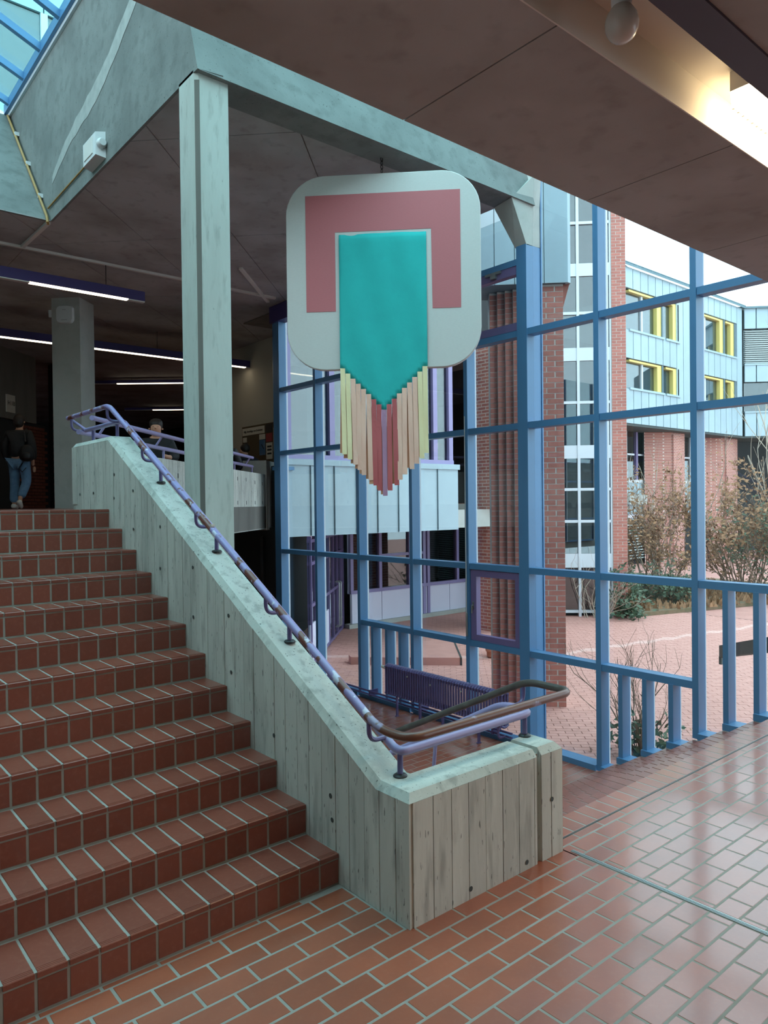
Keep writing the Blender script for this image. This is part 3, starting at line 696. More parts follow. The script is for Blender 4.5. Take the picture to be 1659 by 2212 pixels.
MB().tube(fillet([(4.49, 3.4, -.79), (4.49, 3.4, -.95), (4.62, 3.4, -.95)], .05, 4), .013, 8).build('feed_pipe', 'radiator_paint', RP, True)

# ================================================================ hanging textile banner
BO = Vector((2.707, 3.335, 0)); EX = (.7071, -.7071); EY = (.7071, .7071)
BF = (BO, EX, EY)
BN = thing('banner', (2.707, 3.335, 1.95), 'white rounded textile panel with pink arch, teal cloth and ribbon fringe', 'banner')
def rrect(s, z0, z1, r, n=10):
    out = []
    for cx, cz, a0 in ((s-r, z1-r, 0), (-s+r, z1-r, 90), (-s+r, z0+r, 180), (s-r, z0+r, 270)):
        for k in range(n+1):
            a = math.radians(a0+90*k/n); out.append((cx+r*math.cos(a), cz+r*math.sin(a)))
    return out
o1 = rrect(.997, 3.262, 5.252, .40); o2 = rrect(.990, 3.269, 5.245, .395)
bm_ = MB(BF); bm_.loft([(s, .045, z) for s, z in o1], [(s, -.018, z) for s, z in o1], capb=False); bm_.loft([(s, -.018, z) for s, z in o1], [(s, -.025, z) for s, z in o2], capa=False)
bm_.build('panel', 'board_cloth', BN)
ar = [(-.792, 5.05), (.793, 5.05), (.793, 3.86), (.505, 3.86), (.497, 4.668), (-.487, 4.668), (-.487, 3.86), (-.792, 3.86)]
MB(BF).loft([(s, -.024, z) for s, z in ar], [(s, -.029, z) for s, z in ar], capa=False).build('pink_arch', 'pink_cloth', BN)
n = 17; wd = .894/n; s0 = -.447
tops = [3.27-.0538*min(k, 16-k) for k in range(n)]
tl = [(s0, 4.64), (s0+.894, 4.64)]
low = []
for k in range(n-1, -1, -1): low += [(s0+wd*(k+1), tops[k]), (s0+wd*k, tops[k])]
# teal cloth as a soft grid with a stepped foot
tc = MB(BF); cols = n
for k in range(cols):
    xa, xb = s0+wd*k, s0+wd*(k+1); sub = 2
    for sx in range(sub):
        x0 = xa+(xb-xa)*sx/sub; x1 = xa+(xb-xa)*(sx+1)/sub
        for j in range(26+min(k, 16-k)):
            za = 3.27+(4.64-3.27)*(26-j)/26 if j <= 26 else 3.27-.0538*(j-26)
            zb = 3.27+(4.64-3.27)*(25-j)/26 if j < 26 else 3.27-.0538*(j-25)
            d = lambda x, z: -.045-.006*math.sin(7*x+1)*math.sin(3.1*z)-.004*math.sin(19*x+5*z)+(.014 if z > 4.63 else 0)
            tc.poly([(x0, d(x0, za), za), (x1, d(x1, za), za), (x1, d(x1, zb), zb), (x0, d(x0, zb), zb)])
tc.weld = True
tco = tc.build('teal_cloth', 'teal_cloth', BN, True)
md = tco.modifiers.new('thickness', 'SOLIDIFY'); md.thickness = .004
colr = ['yellow_ribbon']*2+['peach_ribbon']*4+['rose_ribbon']*2
rr = random.Random(5)
for k in range(n):
    c_ = 'violet_ribbon' if k == 8 else colr[min(k, 16-k)]
    for layer in (0, 1):
        rb = MB(BF); x0 = s0+wd*k+.002; zt_ = tops[k]+(.0 if layer == 0 else -.02); L_ = .88-(.0 if layer == 0 else .035)
        dx = rr.uniform(-.004, .02) if layer == 0 else rr.uniform(-.034, -.010); ph = rr.uniform(0, 6); y_ = -.05 if layer == 0 else -.028
        pr = []
        for j in range(13):
            t = j/12; z = zt_-L_*t; xx = x0+dx*t; yy = y_+.006*math.sin(6*t+ph)*t
            pr.append([(xx, yy+.004*math.sin(ph), z), (xx+wd-.004, yy-.004*math.sin(ph+9*t), z)])
        for p, q in zip(pr, pr[1:]): rb.poly([p[0], p[1], q[1], q[0]])
        rb.weld = True
        ob = rb.build('ribbon' if layer == 0 else 'back_ribbon', c_ if layer == 0 else 'back_ribbon', BN)
        md = ob.modifiers.new('thickness', 'SOLIDIFY'); md.thickness = .002
for k in range(4):
    z = 5.262+.04*k; ax = (1, 0) if k % 2 else (0, 1)
    ring = [(2.707+.013*math.cos(a)*ax[0], 3.335+.013*math.cos(a)*ax[1], z+.02+.024*math.sin(a)) for a in [2*math.pi*i/10 for i in range(11)]]
    MB().tube(ring, .004, 5).build('chain_link', 'black_metal', BN)
# ================================================================ balcony of the upper hall
BAF = (Vector((0, 4.384, 0)), (.7071, .7071), (-.7071, .7071))     # local x along the balcony, y into the hall
BA = thing('balcony_wall', (2.5, 6.9, 1.45), 'board-marked concrete balcony wall running diagonally behind the pale column', 'parapet')
LB = 6.72
MB(BAF).box(.3, LB, .006, .18, 1.445, 2.435).build('core', 'concrete_boards', BA)
s = .3; rb_ = random.Random(9)
while s < LB-.02:
    w_ = min(rb_.uniform(.07, .11), LB-s)
    MB(BAF).box(s+.002, s+w_-.002, rb_.uniform(-.002, .001), .007, 1.775, 2.435).build('board_strip', 'concrete_boards', BA); s += w_
s = .3
while s < LB-.02:
    w_ = min(1.05, LB-s); MB(BAF).box(s+.012, s+w_-.012, -.001, .007, 1.447, 1.755).build('plinth_panel', 'concrete_smooth', BA); s += w_
for s_, z in ((4.95, 2.30), (5.45, 2.30), (6.0, 2.27), (6.5, 2.26), (4.95, 1.92), (5.45, 1.92), (6.0, 1.92), (6.5, 1.92), (2.4, 2.25), (1.9, 2.2)):
    MB(BAF).box(s_-.008, s_+.008, -.004, .003, z-.03, z+.03).build('tie_hole', 'dark_interior', BA)
PI = thing('concrete_pier', (5.0, 9.45, 1.42), 'short grey concrete pier between balcony wall and blue corner post', 'pier')
MB(BAF).box(6.74, 7.35, -.02, .42, 1.42, 2.69).build('pier_body', 'concrete_smooth', PI)
BR = thing('handrail', (2.5, 7.0, 2.45), 'purple double-tube railing on top of the diagonal balcony wall', 'handrail')
MB(BAF).tube([(.28, .02, 2.715), (5.95, .02, 2.690)], .024, 10).build('top_rail', 'purple_paint', BR, True)
MB(BAF).tube([(.22, .12, 2.580), (6.3, .12, 2.560)], .024, 10).build('lower_rail', 'purple_paint', BR, True)
for s_ in (.75, 2.25, 3.75, 5.2, 6.25):
    MB(BAF).tube([(s_, .12, 2.435), (s_, .12, 2.57)], .016, 8).build('baluster', 'purple_paint', BR, True)
for s_ in (.6, 2.0, 3.5, 4.9, 5.85): MB(BAF).tube([(s_, .12, 2.575), (s_, .03, 2.70)], .013, 8).build('bracket_loop', 'purple_paint', BR, True)
for q in ((.13, 4.62),): MB().tube([(.02, 4.74, 2.715), (.14, 4.62, 2.60)], .013, 8).build('bracket_loop', 'purple_paint', BR, True)

# wireless box on the column
AF = (Vector((1.725, 10.485, 0)), (.7071, -.7071), (.7071, .7071))
AP = thing('wireless_box', (1.72, 10.47, 4.9), 'white rounded wireless access box high on the grey hall column', 'box')
def rr2(cx, cz, a, r, n=6): return [(cx+p, cz+q) for p, q in [(x, z) for x, z in rrect(a, -a, a, r, n)]]
MB(AF).loft([(s_, -.002, z) for s_, z in rr2(0, 5.13, .155, .08)], [(s_, -.05, z) for s_, z in rr2(0, 5.13, .14, .075)]).build('case', 'white_plastic', AP)
MB(AF).box(-.05, .05, -.053, -.05, 5.03, 5.04).build('logo_line', 'bin_grey', AP); MB(AF).box(-.03, .03, -.053, -.05, 5.20, 5.21).build('logo_line', 'bin_grey', AP)
MB(AF).box(-.30, -.25, -.0, .04, 5.10, 5.22).build('junction', 'white_plastic', AP)

# wall with the lecture hall sign: concrete above, brick below, running at 45 degrees
HF = (Vector((1.98, 15.33, 0)), (.7071, .7071), (-.7071, .7071))
HW = thing('wall_hall', (2.0, 15.4, 1.86), 'dark hall wall of board-marked concrete above dark red brick', 'wall', kind='structure')
MB(HF).box(-3.0, 1.05, .03, .3, 3.86, 5.42).build('upper_concrete', 'concrete_dark', HW)
MB(HF).box(-3.0, 1.6, .1, .3, 1.86, 3.86).build('mortar_bed', 'dark_interior', HW)
bk = MB().box(-.115, .115, -.05, .05, -.032, .032).mesh('brick', 'dark_brick')
for r_ in range(25):
    for i in range(4):
        sx = .55+.24*i+(.12 if r_ % 2 else 0)
        o = link('brick', bk, HW, (HF[0][0]+.7071*sx-.7071*.08, HF[0][1]+.7071*sx+.7071*.08, 1.9+.077*r_)); o.rotation_euler.z = math.radians(45)
HP = thing('brick_pilaster', (3.4, 16.1, 1.86), 'dark red brick pilaster beside the hall sign wall', 'pilaster')
MB().prism_z([(3.2, 16.4), (3.6, 16.4), (3.6, 16.9), (3.2, 16.9)], 1.86, 5.42).build('core', 'dark_interior', HP)
bk2 = MB().box(-.115, .115, -.02, .02, -.032, .032).mesh('brick', 'dark_brick')
for r_ in range(30):
    for i in range(2): link('brick', bk2, HP, (3.33+.24*i-(.06 if r_ % 2 else 0), 16.385, 1.9+.077*r_))
SG = thing('hall_sign', (1.98, 15.33, 4.0), 'white door sign reading H 1B on the dark hall wall', 'sign')
spl = MB(HF).box(-.15, .16, 0, .03, 4.0, 4.39).build('plate', 'paper', SG)
for ch_, d_ in (('H', -.085), ('1', .03), ('B', .10)): text_on(spl, ch_, .135, (1.988+.7071*d_, 15.332+.7071*d_, 4.20), (1, 1, 0), 'letter')

# notice board wall
NW = bbox('wall_notice', 'hall_wall', 6.0, 6.2, 9.6, 13.4, 1.86, 5.42, label='pale wall with a notice board behind the balcony', cat='wall', kind='structure')
NB = thing('notice_board', (5.98, 11.5, 2.6), 'dark pin board with papers and a printed heading on the pale wall', 'notice board')
bbox('board', 'pin_board', 5.965, 5.998, 10.2, 12.13, 2.45, 3.62, NB)
hst = bbox('heading_strip', 'paper', 5.955, 5.965, 11.16, 12.1, 3.42, 3.58, NB)
text_on(hst, 'Allg. Anschläge von Studenten', .066, (5.951, 11.63, 3.50), (0, -1, 0))['kind'] = 'stuff'
papers = [(11.92, 12.09, 3.27, 3.38, 'paper'), (11.92, 12.09, 3.15, 3.26, 'poster_dark'), (11.90, 12.09, 2.88, 3.13, 'paper'), (11.90, 12.05, 2.55, 2.86, 'poster_dark'), (11.93, 12.02, 2.60, 2.83, 'paper'),
          (11.14, 11.38, 3.29, 3.40, 'paper'), (11.14, 11.38, 2.95, 3.28, 'poster_blue'), (10.85, 11.10, 3.42, 3.60, 'poster_dark'), (10.85, 11.10, 3.22, 3.40, 'poster_red'), (10.85, 11.10, 2.85, 3.20, 'paper'), (10.5, 10.8, 3.0, 3.5, 'paper')]
for y0, y1, z0, z1, mt in papers: bbox('paper_sheet', mt, 5.957, 5.965, y0, y1, z0, z1, NB)
for k in range(6): bbox('print_line', 'ink', 5.955, 5.957, 11.93, 12.06, 2.93+.03*k, 2.933+.03*k, NB)
MB().loft([(5.955, 11.18, 3.08), (5.955, 11.21, 3.08), (5.955, 11.30, 3.18), (5.955, 11.28, 3.19)], [(5.957, 11.18, 3.08), (5.957, 11.21, 3.08), (5.957, 11.30, 3.18), (5.957, 11.28, 3.19)]).build('print_shape', 'ink', NB)
for z in (2.95, 3.03, 3.10): bbox('print_shape', 'ink', 5.954, 5.957, 10.88, 11.05, z, z+.035, NB)

# ================================================================ people
def skin_mesh(name, verts, edges, radii, mt, sub=2, root=0):
    me = bpy.data.meshes.new(name); me.from_pydata(verts, edges, []); o = bpy.data.objects.new(name, me); COL.objects.link(o)
    sk = o.modifiers.new('s', 'SKIN'); sk.use_smooth_shade = True
    for i, sv in enumerate(me.skin_vertices[0].data):
        r = radii[i]; sv.radius = r if isinstance(r, tuple) else (r, r); sv.use_root = (i == root)
    sd = o.modifiers.new('d', 'SUBSURF'); sd.levels = sub; sd.render_levels = sub
    dg = bpy.context.evaluated_depsgraph_get(); dg.update()
    m2 = bpy.data.meshes.new_from_object(o.evaluated_get(dg)); bpy.data.objects.remove(o)
    m2.name = name; m2.materials.clear(); m2.materials.append(MAT[mt])
    for p in m2.polygons: p.use_smooth = True
    return m2
def local(P, o, f):                            # person-local: x right, y forward, z up
    f = Vector((f[0], f[1], 0)).normalized(); r = Vector((f.y, -f.x, 0))
    return [tuple(Vector(o)+r*p[0]+f*p[1]+Vector((0, 0, p[2]))) for p in P]
def part(name, me, par): return link(name, me, par, (0, 0, 0))
def place(me, par, name):
    for v in me.vertices: v.co -= ORG[par]
    return link(name, me, par, ORG[par])
def walker(o, f, label):
    t = thing('person', o, label, 'person')
    L = lambda P: local(P, o, f)
    sk = [(0, 0, .95), (0, 0, 1.15), (0, .01, 1.36), (0, .02, 1.47), (0, .04, 1.55), (0, .06, 1.64), (0, .05, 1.71),
          (-.10, 0, .90), (-.115, .06, .50), (-.11, .0, .085), (-.12, .12, .03), (.10, 0, .90), (.12, .02, .50), (.115, -.24, .20), (.12, -.24, .08),
          (-.19, 0, 1.40), (-.25, -.02, 1.13), (-.23, .08, .90), (-.22, .13, .80), (.19, 0, 1.40), (.25, -.04, 1.13), (.24, .02, .90), (.23, .05, .80)]
    ed = [(0, 1), (1, 2), (2, 3), (3, 4), (4, 5), (5, 6), (0, 7), (7, 8), (8, 9), (9, 10), (0, 11), (11, 12), (12, 13), (13, 14), (2, 15), (15, 16), (16, 17), (17, 18), (2, 19), (19, 20), (20, 21), (21, 22)]
    ra = [.10, .10, .11, .055, .06, .09, .075, .085, .055, .04, .035, .085, .055, .04, .035, .055, .042, .032, .03, .055, .042, .032, .03]
    place(skin_mesh('body', L(sk), ed, ra, 'skin'), t, 'body')
    lg = [(0, 0, .93), (-.095, 0, .86), (-.115, .055, .50), (-.112, .0, .10), (.095, 0, .86), (.125, .02, .50), (.118, -.235, .20)]
    place(skin_mesh('jeans', L(lg), [(0, 1), (1, 2), (2, 3), (0, 4), (4, 5), (5, 6)], [(.16, .13), .115, .088, .082, .115, .088, .080], 'denim'), t, 'jeans')
    jk = [(0, 0, .92), (0, 0, 1.15), (0, .005, 1.36), (0, .015, 1.46), (-.18, 0, 1.39), (-.265, -.02, 1.13), (-.24, .07, .91), (.18, 0, 1.39), (.265, -.04, 1.13), (.25, .02, .91)]
    place(skin_mesh('jacket', L(jk), [(0, 1), (1, 2), (2, 3), (2, 4), (4, 5), (5, 6), (2, 7), (7, 8), (8, 9)], [(.19, .15), (.19, .15), (.19, .14), .085, .10, .085, .065, .10, .085, .065], 'black_jacket'), t, 'jacket')
    hr = [(0, -.02, 1.50), (0, .005, 1.62), (0, .03, 1.71), (0, .07, 1.75)]
    place(skin_mesh('hair', L(hr), [(0, 1), (1, 2), (2, 3)], [.065, .108, .105, .06], 'dark_hair'), t, 'hair')
    for s_, p in ((-1, [(-.112, -.05, .055), (-.115, .06, .045), (-.125, .17, .03)]), (1, [(.118, -.30, .16), (.12, -.25, .07), (.125, -.19, .01)])):
        place(skin_mesh('shoe', L(p), [(0, 1), (1, 2)], [.052, .05, .038], 'shoe_white'), t, 'shoe')
    for sx in (-.09, .09):
        hand = [(sx*2.5, .11, .80), (sx*2.45, .12, .74), (sx*2.4, .13, .68)]
        place(skin_mesh('hand', L(hand), [(0, 1), (1, 2)], [.028, .034, .02], 'skin', 1), t, 'hand')
    # ears
    for sx in (-.088, .088): place(skin_mesh('ear', L([(sx, .03, 1.60), (sx*1.1, .02, 1.635)]), [(0, 1)], [.016, .018], 'skin', 1), t, 'ear')
    return t
wp = Vector((1.425, 12.40, 1.86))
fwd = (.62, .78)
W1 = walker(wp, fwd, 'person in black jacket and blue jeans walking away across the upper hall')
L = lambda P: local(P, wp, fwd)
BP = thing('backpack', tuple(wp+Vector((.25, -.2, .9))), 'black backpack hanging from the right shoulder of the walking person', 'backpack')
bag_ = place(skin_mesh('bag', L([(.22, -.16, .86), (.23, -.19, 1.02), (.22, -.18, 1.20)]), [(0, 1), (1, 2)], [(.15, .11), (.15, .12), (.10, .08)], 'black_jacket'), BP, 'bag')
place(skin_mesh('pocket', L([(.26, -.28, .90), (.26, -.29, 1.04)]), [(0, 1)], [(.09, .04), (.08, .04)], 'black_rubber'), bag_, 'pocket')
MB().tube(L([(.18, -.14, 1.24), (.15, -.10, 1.42), (.12, .04, 1.49), (.15, .13, 1.35)]), .018, 6).build('strap', 'black_rubber', BP, True)
MB().tube(L([(.12, -.13, .85), (.06, -.15, .74), (.13, -.17, .68), (.2, -.16, .76)]), .007, 6).build('loose_strap', 'black_rubber', BP, True)
def sitter(o, f, label, coat, lean=.15, hair='dark_hair'):
    t = thing('person', o, label, 'person'); L = lambda P: local([(x, y, z*.95) for x, y, z in P], o, f)
    sk = [(0, 0, .48), (0, .04, .75), (0, lean*.8, .98), (0, lean, 1.08), (0, lean+.05, 1.17), (0, lean+.07, 1.27), (-.12, .02, .48), (-.13, .42, .50), (-.13, .42, .06), (-.13, .52, .04), (.12, .02, .48), (.13, .42, .50), (.13, .42, .06), (.13, .52, .04),
          (-.19, lean*.8, .98), (-.25, lean+.05, .75), (-.18, lean+.30, .74), (-.12, lean+.38, .76), (.19, lean*.8, .98), (.25, lean+.05, .75), (.18, lean+.30, .74), (.12, lean+.38, .76)]
    ed = [(0, 1), (1, 2), (2, 3), (3, 4), (4, 5), (0, 6), (6, 7), (7, 8), (8, 9), (0, 10), (10, 11), (11, 12), (12, 13), (2, 14), (14, 15), (15, 16), (16, 17), (2, 18), (18, 19), (19, 20), (20, 21)]
    ra = [.11, .11, .11, .055, .085, .075, .085, .06, .045, .035, .085, .06, .045, .035, .055, .045, .035, .03, .055, .045, .035, .03]
    place(skin_mesh('body', L(sk), ed, ra, 'skin'), t, 'body')
    jk = [(0, 0, .46), (0, .03, .75), (0, lean*.75, .98), (0, lean, 1.06), (-.18, lean*.75, .97), (-.26, lean+.04, .75), (-.20, lean+.26, .74), (.18, lean*.75, .97), (.26, lean+.04, .75), (.20, lean+.26, .74)]
    place(skin_mesh('jacket', L(jk), [(0, 1), (1, 2), (2, 3), (2, 4), (4, 5), (5, 6), (2, 7), (7, 8), (8, 9)], [(.19, .15), (.19, .15), (.19, .14), .08, .10, .08, .06, .10, .08, .06], coat), t, 'jacket')
    tr = [(0, 0, .48), (-.12, .02, .49), (-.13, .42, .51), (-.13, .42, .10), (.12, .02, .49), (.13, .42, .51), (.13, .42, .10)]
    place(skin_mesh('trousers', L(tr), [(0, 1), (1, 2), (2, 3), (0, 4), (4, 5), (5, 6)], [.15, .105, .08, .065, .105, .08, .065], 'black_jacket'), t, 'trousers')
    place(skin_mesh('hair', L([(0, lean-.03, 1.15), (0, lean+.0, 1.26), (0, lean+.05, 1.335)]), [(0, 1), (1, 2)], [.08, .112, .09], hair), t, 'hair')
    for sx in (-.03, .03): place(skin_mesh('eye', L([(sx, lean+.125, 1.215), (sx*1.3, lean+.122, 1.217)]), [(0, 1)], [.008, .006], 'ink', 1), t, 'eye')
    place(skin_mesh('mouth', L([(-.02, lean+.118, 1.135), (.02, lean+.118, 1.135)]), [(0, 1)], [.006, .006], 'poster_red', 1), t, 'mouth')
    for sx in (-.085, .085): place(skin_mesh('ear', L([(sx, lean+.05, 1.17), (sx*1.12, lean+.04, 1.20)]), [(0, 1)], [.016, .018], 'skin', 1), t, 'ear')
    place(skin_mesh('nose', L([(0, lean+.13, 1.21), (0, lean+.155, 1.18)]), [(0, 1)], [.012, .015], 'skin', 1), t, 'nose')
    return t
def chair(o, f, label):
    t = thing('chair', o, label, 'chair', 'chairs behind the balcony'); o = Vector(o); f = Vector((f[0], f[1], 0)).normalized(); r = Vector((f.y, -f.x, 0))
    F = (o, (r.x, r.y), (f.x, f.y))
    MB(F).box(-.21, .21, -.20, .22, .43, .455).build('seat', 'orange_wood', t)
    MB(F).loft([(-.2, -.23, .62), (.2, -.23, .62), (.2, -.21, .62), (-.2, -.21, .62)], [(-.17, -.27, .86), (.17, -.27, .86), (.17, -.25, .86), (-.17, -.25, .86)]).build('backrest', 'orange_wood', t)
    for sx in (-.18, .18):
        MB(F).tube([(sx, .18, 0), (sx, .18, .43)], .012, 6).build('leg', 'black_metal', t)
        MB(F).tube([(sx, -.22, 0), (sx, -.18, .43), (sx, -.25, .84)], .012, 6).build('leg', 'black_metal', t)
q = (5.42, 10.60, 1.86); sitter(q, (-.35, 1), 'person in dark navy coat with dark hair leaning forward before the notice board', 'navy_coat', .28)
chair(q, (-.35, 1), 'chair under the person in the navy coat')
q = (2.20, 8.05, 1.62+.14); q = (2.18, 7.85, 1.86); sitter(q, (-.5, -1), 'person in dark clothes facing the stairs behind the purple balcony railing', 'black_jacket', .12)
chair(q, (-.5, -1), 'chair under the person behind the balcony railing')
q = (3.75, 8.85, 1.86); sitter(q, (.6, .9), 'person in dark jacket partly hidden behind the pale column', 'black_jacket', .10)
chair(q, (.6, .9), 'chair with light orange wooden back just behind the balcony wall')
# ================================================================ OUTSIDE: courtyard
ZG = -1.12
GR = thing('courtyard_paving', (12, 6, ZG-.2), 'courtyard ground paved with small pinkish red blocks', 'paving', kind='structure')
bbox('paving_bed', 'paver_joint', 4.96, 16.5, -8, 13.5, ZG-.2, ZG-.006, GR)
MB().prism_z([(16.5, -20), (70, -20), (70, 60), (-10, 60), (-10, 30.3), (12.3, 30.3), (12.3, 13.5), (16.5, 13.5)], ZG-.25, ZG-.006).build('far_ground', 'paver_far', GR)
bbox('far_ground', 'paver_far', 4.96, 16.5, -20, -8, ZG-.25, ZG-.006, GR)
PF = (Vector((5.2, 4.0, 0)), (.7071, -.7071), (.7071, .7071))
cells = []; pl, pw, j_ = .21, .105, .006
for r_ in range(-30, 125):
    for i in range(-45, 60):
        s_ = i*pl+(pl/2 if r_ % 2 else 0); v = r_*pw
        x = 5.2+.7071*s_+.7071*v; y = 4.0-.7071*s_+.7071*v
        if x < 5.05 or x > 16.4 or y < -3 or y > 12.4 or (x > 10 and not in_view((x, y, ZG), .62, .8)): continue
        cells.append((x, y, r_, i))
cells.sort(key=lambda q: (Vector((q[0], q[1], ZG))-CAM).length if in_view((q[0], q[1], ZG), .54, .72) and q[1] < 4.6-.35*(q[0]-5) + 2 else 1e3)
pm = chamfer_tile(pl-j_, pw-j_, .03, .004).mesh('paving_block', 'paver')
pl_me = chamfer_tile(pl-j_, pw-j_, .03, .004).mesh('paving_block', 'light_paver')
def band(x, y):                                  # pale border courses crossing the courtyard
    d = (x-8.97)*.193+(y-6.44)*.981
    return (abs(d) < .1 and x > 8.5) or abs((x-8.3)+(y-7.2)) < .14 and x < 9
far = MB(); farl = MB()
for n_, (x, y, r_, i) in enumerate(cells):
    if n_ < 300:
        o = link('paving_block', pl_me if band(x, y) else pm, GR, (x, y, ZG)); o.rotation_euler.z = math.radians(-45)
    else:
        b = farl if band(x, y) else far; h = random.uniform(-.002, .001); a, c_ = (pl-j_)/2, (pw-j_)/2
        P = [(x+.7071*sx*a+.7071*sy*c_, y-.7071*sx*a+.7071*sy*c_) for sx, sy in ((-1, -1), (1, -1), (1, 1), (-1, 1))]
        b.loft([(*p, ZG-.02) for p in P], [(*p, ZG+h) for p in P], capa=False)
far.build('paving_field', 'paver', GR, kind='stuff'); farl.build('pale_course', 'light_paver', GR, kind='stuff')

# ---- fluted brick pier with metal cladding close to the glass
E1 = (.7071, -.7071); E2 = (.7071, .7071)
BPf = (Vector((6.43, 4.27, 0)), E1, E2)          # local x to the right along the face, y away
BP_ = thing('brick_pier', (6.4, 4.6, ZG), 'red brick pier with fluted side just outside the thick blue post', 'pier')
MB(BPf).box(.003, .367, .005, .6, ZG, 5.03).build('core', 'mortar', BP_)
bl, bh, ch = .24, .066, .0775
full = MB().box(-.115, .115, -.03, .03, -bh/2, bh/2).mesh('brick', 'brick'); half = MB().box(-.054, .054, -.03, .03, -bh/2, bh/2).mesh('brick', 'brick')
def putbrick(par, fr, s_, v, z, me):
    o, ex, ey = fr; p = (o[0]+ex[0]*s_+ey[0]*v, o[1]+ex[1]*s_+ey[1]*v, z)
    q = link('brick', me, par, p); q.rotation_euler.z = math.atan2(ex[1], ex[0]); return q
nc = int((5.03-ZG)/ch)
for r_ in range(nc):
    z = ZG+ch*(r_+.5)
    if r_ % 2 == 0: putbrick(BP_, BPf, .12, .03, z, full); putbrick(BP_, BPf, .311, .03, z, half)
    else: putbrick(BP_, BPf, .061, .03, z, half); putbrick(BP_, BPf, .25, .03, z, full)
# flutes step back from the front corner to the left
col_ = MB(BPf)
for k in range(6):
    s1 = -.0-.112*k; v0 = .10+.055*k
    col_.box(s1-.110, s1+.001, v0-.014, .75, ZG, 5.03)
col_.build('flute_core', 'mortar', BP_)
flute = MB().box(-.052, .052, -.03, .03, -bh/2, bh/2).mesh('brick', 'brick'); rest = MB(BPf)
for k in range(6):
    s1 = -.055-.112*k; v0 = .03+.10+.055*k-.02
    for r_ in range(nc):
        z = ZG+ch*(r_+.5)+(.0 if k % 2 else ch/2*0)
        if k in (2, 3, 4) and r_ % 1 == 0 and r_ < 46: putbrick(BP_, BPf, s1, v0, z, flute)
        else: rest.box(s1-.052, s1+.052, v0-.03, v0+.03, z-bh/2, z+bh/2)
rest.build('brick_field', 'brick', BP_, kind='stuff')
CL = thing('metal_cladding', (6.4, 4.5, 5.0), 'pale grey metal cladding above the fluted brick pier', 'cladding')
MB(BPf).box(-.9, .40, -.05, .75, 5.035, 7.6).build('core', 'cladding_seam', CL)
xs = [-.9, -.62, -.33, -.05, .09, .43]
for a, c_ in zip(xs, xs[1:]): MB(BPf).box(a+.005, c_-.005, -.075, -.05, 5.03, 7.6).build('panel', 'cladding', CL)
MB(BPf).loft([(.425, -.075, 5.03), (.47, -.03, 5.03), (.47, .7, 5.03), (.40, .7, 5.03), (.40, -.05, 5.03)], [(.425, -.075, 7.6), (.47, -.03, 7.6), (.47, .7, 7.6), (.40, .7, 7.6), (.40, -.05, 7.6)]).build('corner_panel', 'cladding', CL)
MB(BPf).loft([(.37, .03, 4.7), (.372, .5, 4.7), (.372, .5, 5.03), (.37, .03, 5.03)], [(.371, .03, 4.7), (.373, .5, 4.7), (.46, .5, 5.03), (.46, .0, 5.03)]).build('corbel', 'brick', CL)

# ---- stair tower: white-gridded curtain wall and brick strip
TF = (Vector((13.7, 9.03, 0)), E1, E2)
TW = thing('glass_tower', (14, 8.8, ZG), 'tower with white-gridded curtain wall beyond the brick pier', 'building')
MB(TF).box(-1.6, 1.14, .25, 4, ZG, 12.2).build('core', 'dark_interior', TW)
SP = [(.153, .515), (2.99, 3.33), (5.52, 5.855), (7.705, 8.03), (10.0, 10.3)]
HZ = [-.99, 1.357, 2.187, 4.442, 6.75, 9.075, 11.2]
for x in (-1.3, -.5, .32, 1.05): MB(TF).box(x-.035, x+.035, -.03, .1, ZG, 12.2).build('mullion', 'white_frame', TW)
MB(TF).box(1.12, 1.16, -.02, .1, ZG, 12.2).build('mullion', 'white_frame', TW)
for z in HZ: MB(TF).box(-1.6, 1.14, -.02, .08, z-.035, z+.035).build('transom', 'white_frame', TW)
for z0, z1 in SP:
    for a, c_ in ((-1.27, -.53), (-.47, .285), (.355, 1.015), (1.085, 1.125)): MB(TF).box(a, c_, -.01, .05, z0, z1).build('spandrel', 'white_frame', TW)
zs = sorted([q for p in SP for q in p]+HZ)
for a, c_ in ((-.47, .285), (.355, 1.015), (1.085, 1.125)):
    for z0, z1 in zip(zs, zs[1:]):
        if (z0, z1) in SP: continue
        MB(TF).box(a, c_, .03, .045, z0, z1).build('pane', 'window_glass', TW)
TB = thing('brick_strip', (14.7, 8.1, ZG), 'tall narrow red brick strip right of the white-gridded tower', 'pier')
MB(TF).box(1.165, 1.53, -.037, .8, ZG, 12.2).build('core', 'mortar', TB)
tb1 = MB().box(-.115, .115, -.02, .02, -bh/2, bh/2).mesh('brick', 'brick'); tb2 = MB().box(-.054, .054, -.02, .02, -bh/2, bh/2).mesh('brick', 'brick')
rest = MB(TF)
for r_ in range(170):
    z = ZG+ch*(r_+.5)
    A = ((1.285, tb1), (1.472, tb2)) if r_ % 2 == 0 else ((1.225, tb2), (1.41, tb1))
    for s_, me in A:
        if r_ < 140: putbrick(TB, TF, s_, -.022, z, me)
        else: rest.box(s_-(.115 if me is tb1 else .054), s_+(.115 if me is tb1 else .054), -.042, 0, z-bh/2, z+bh/2)
rest.build('brick_field', 'brick', TB, kind='stuff')

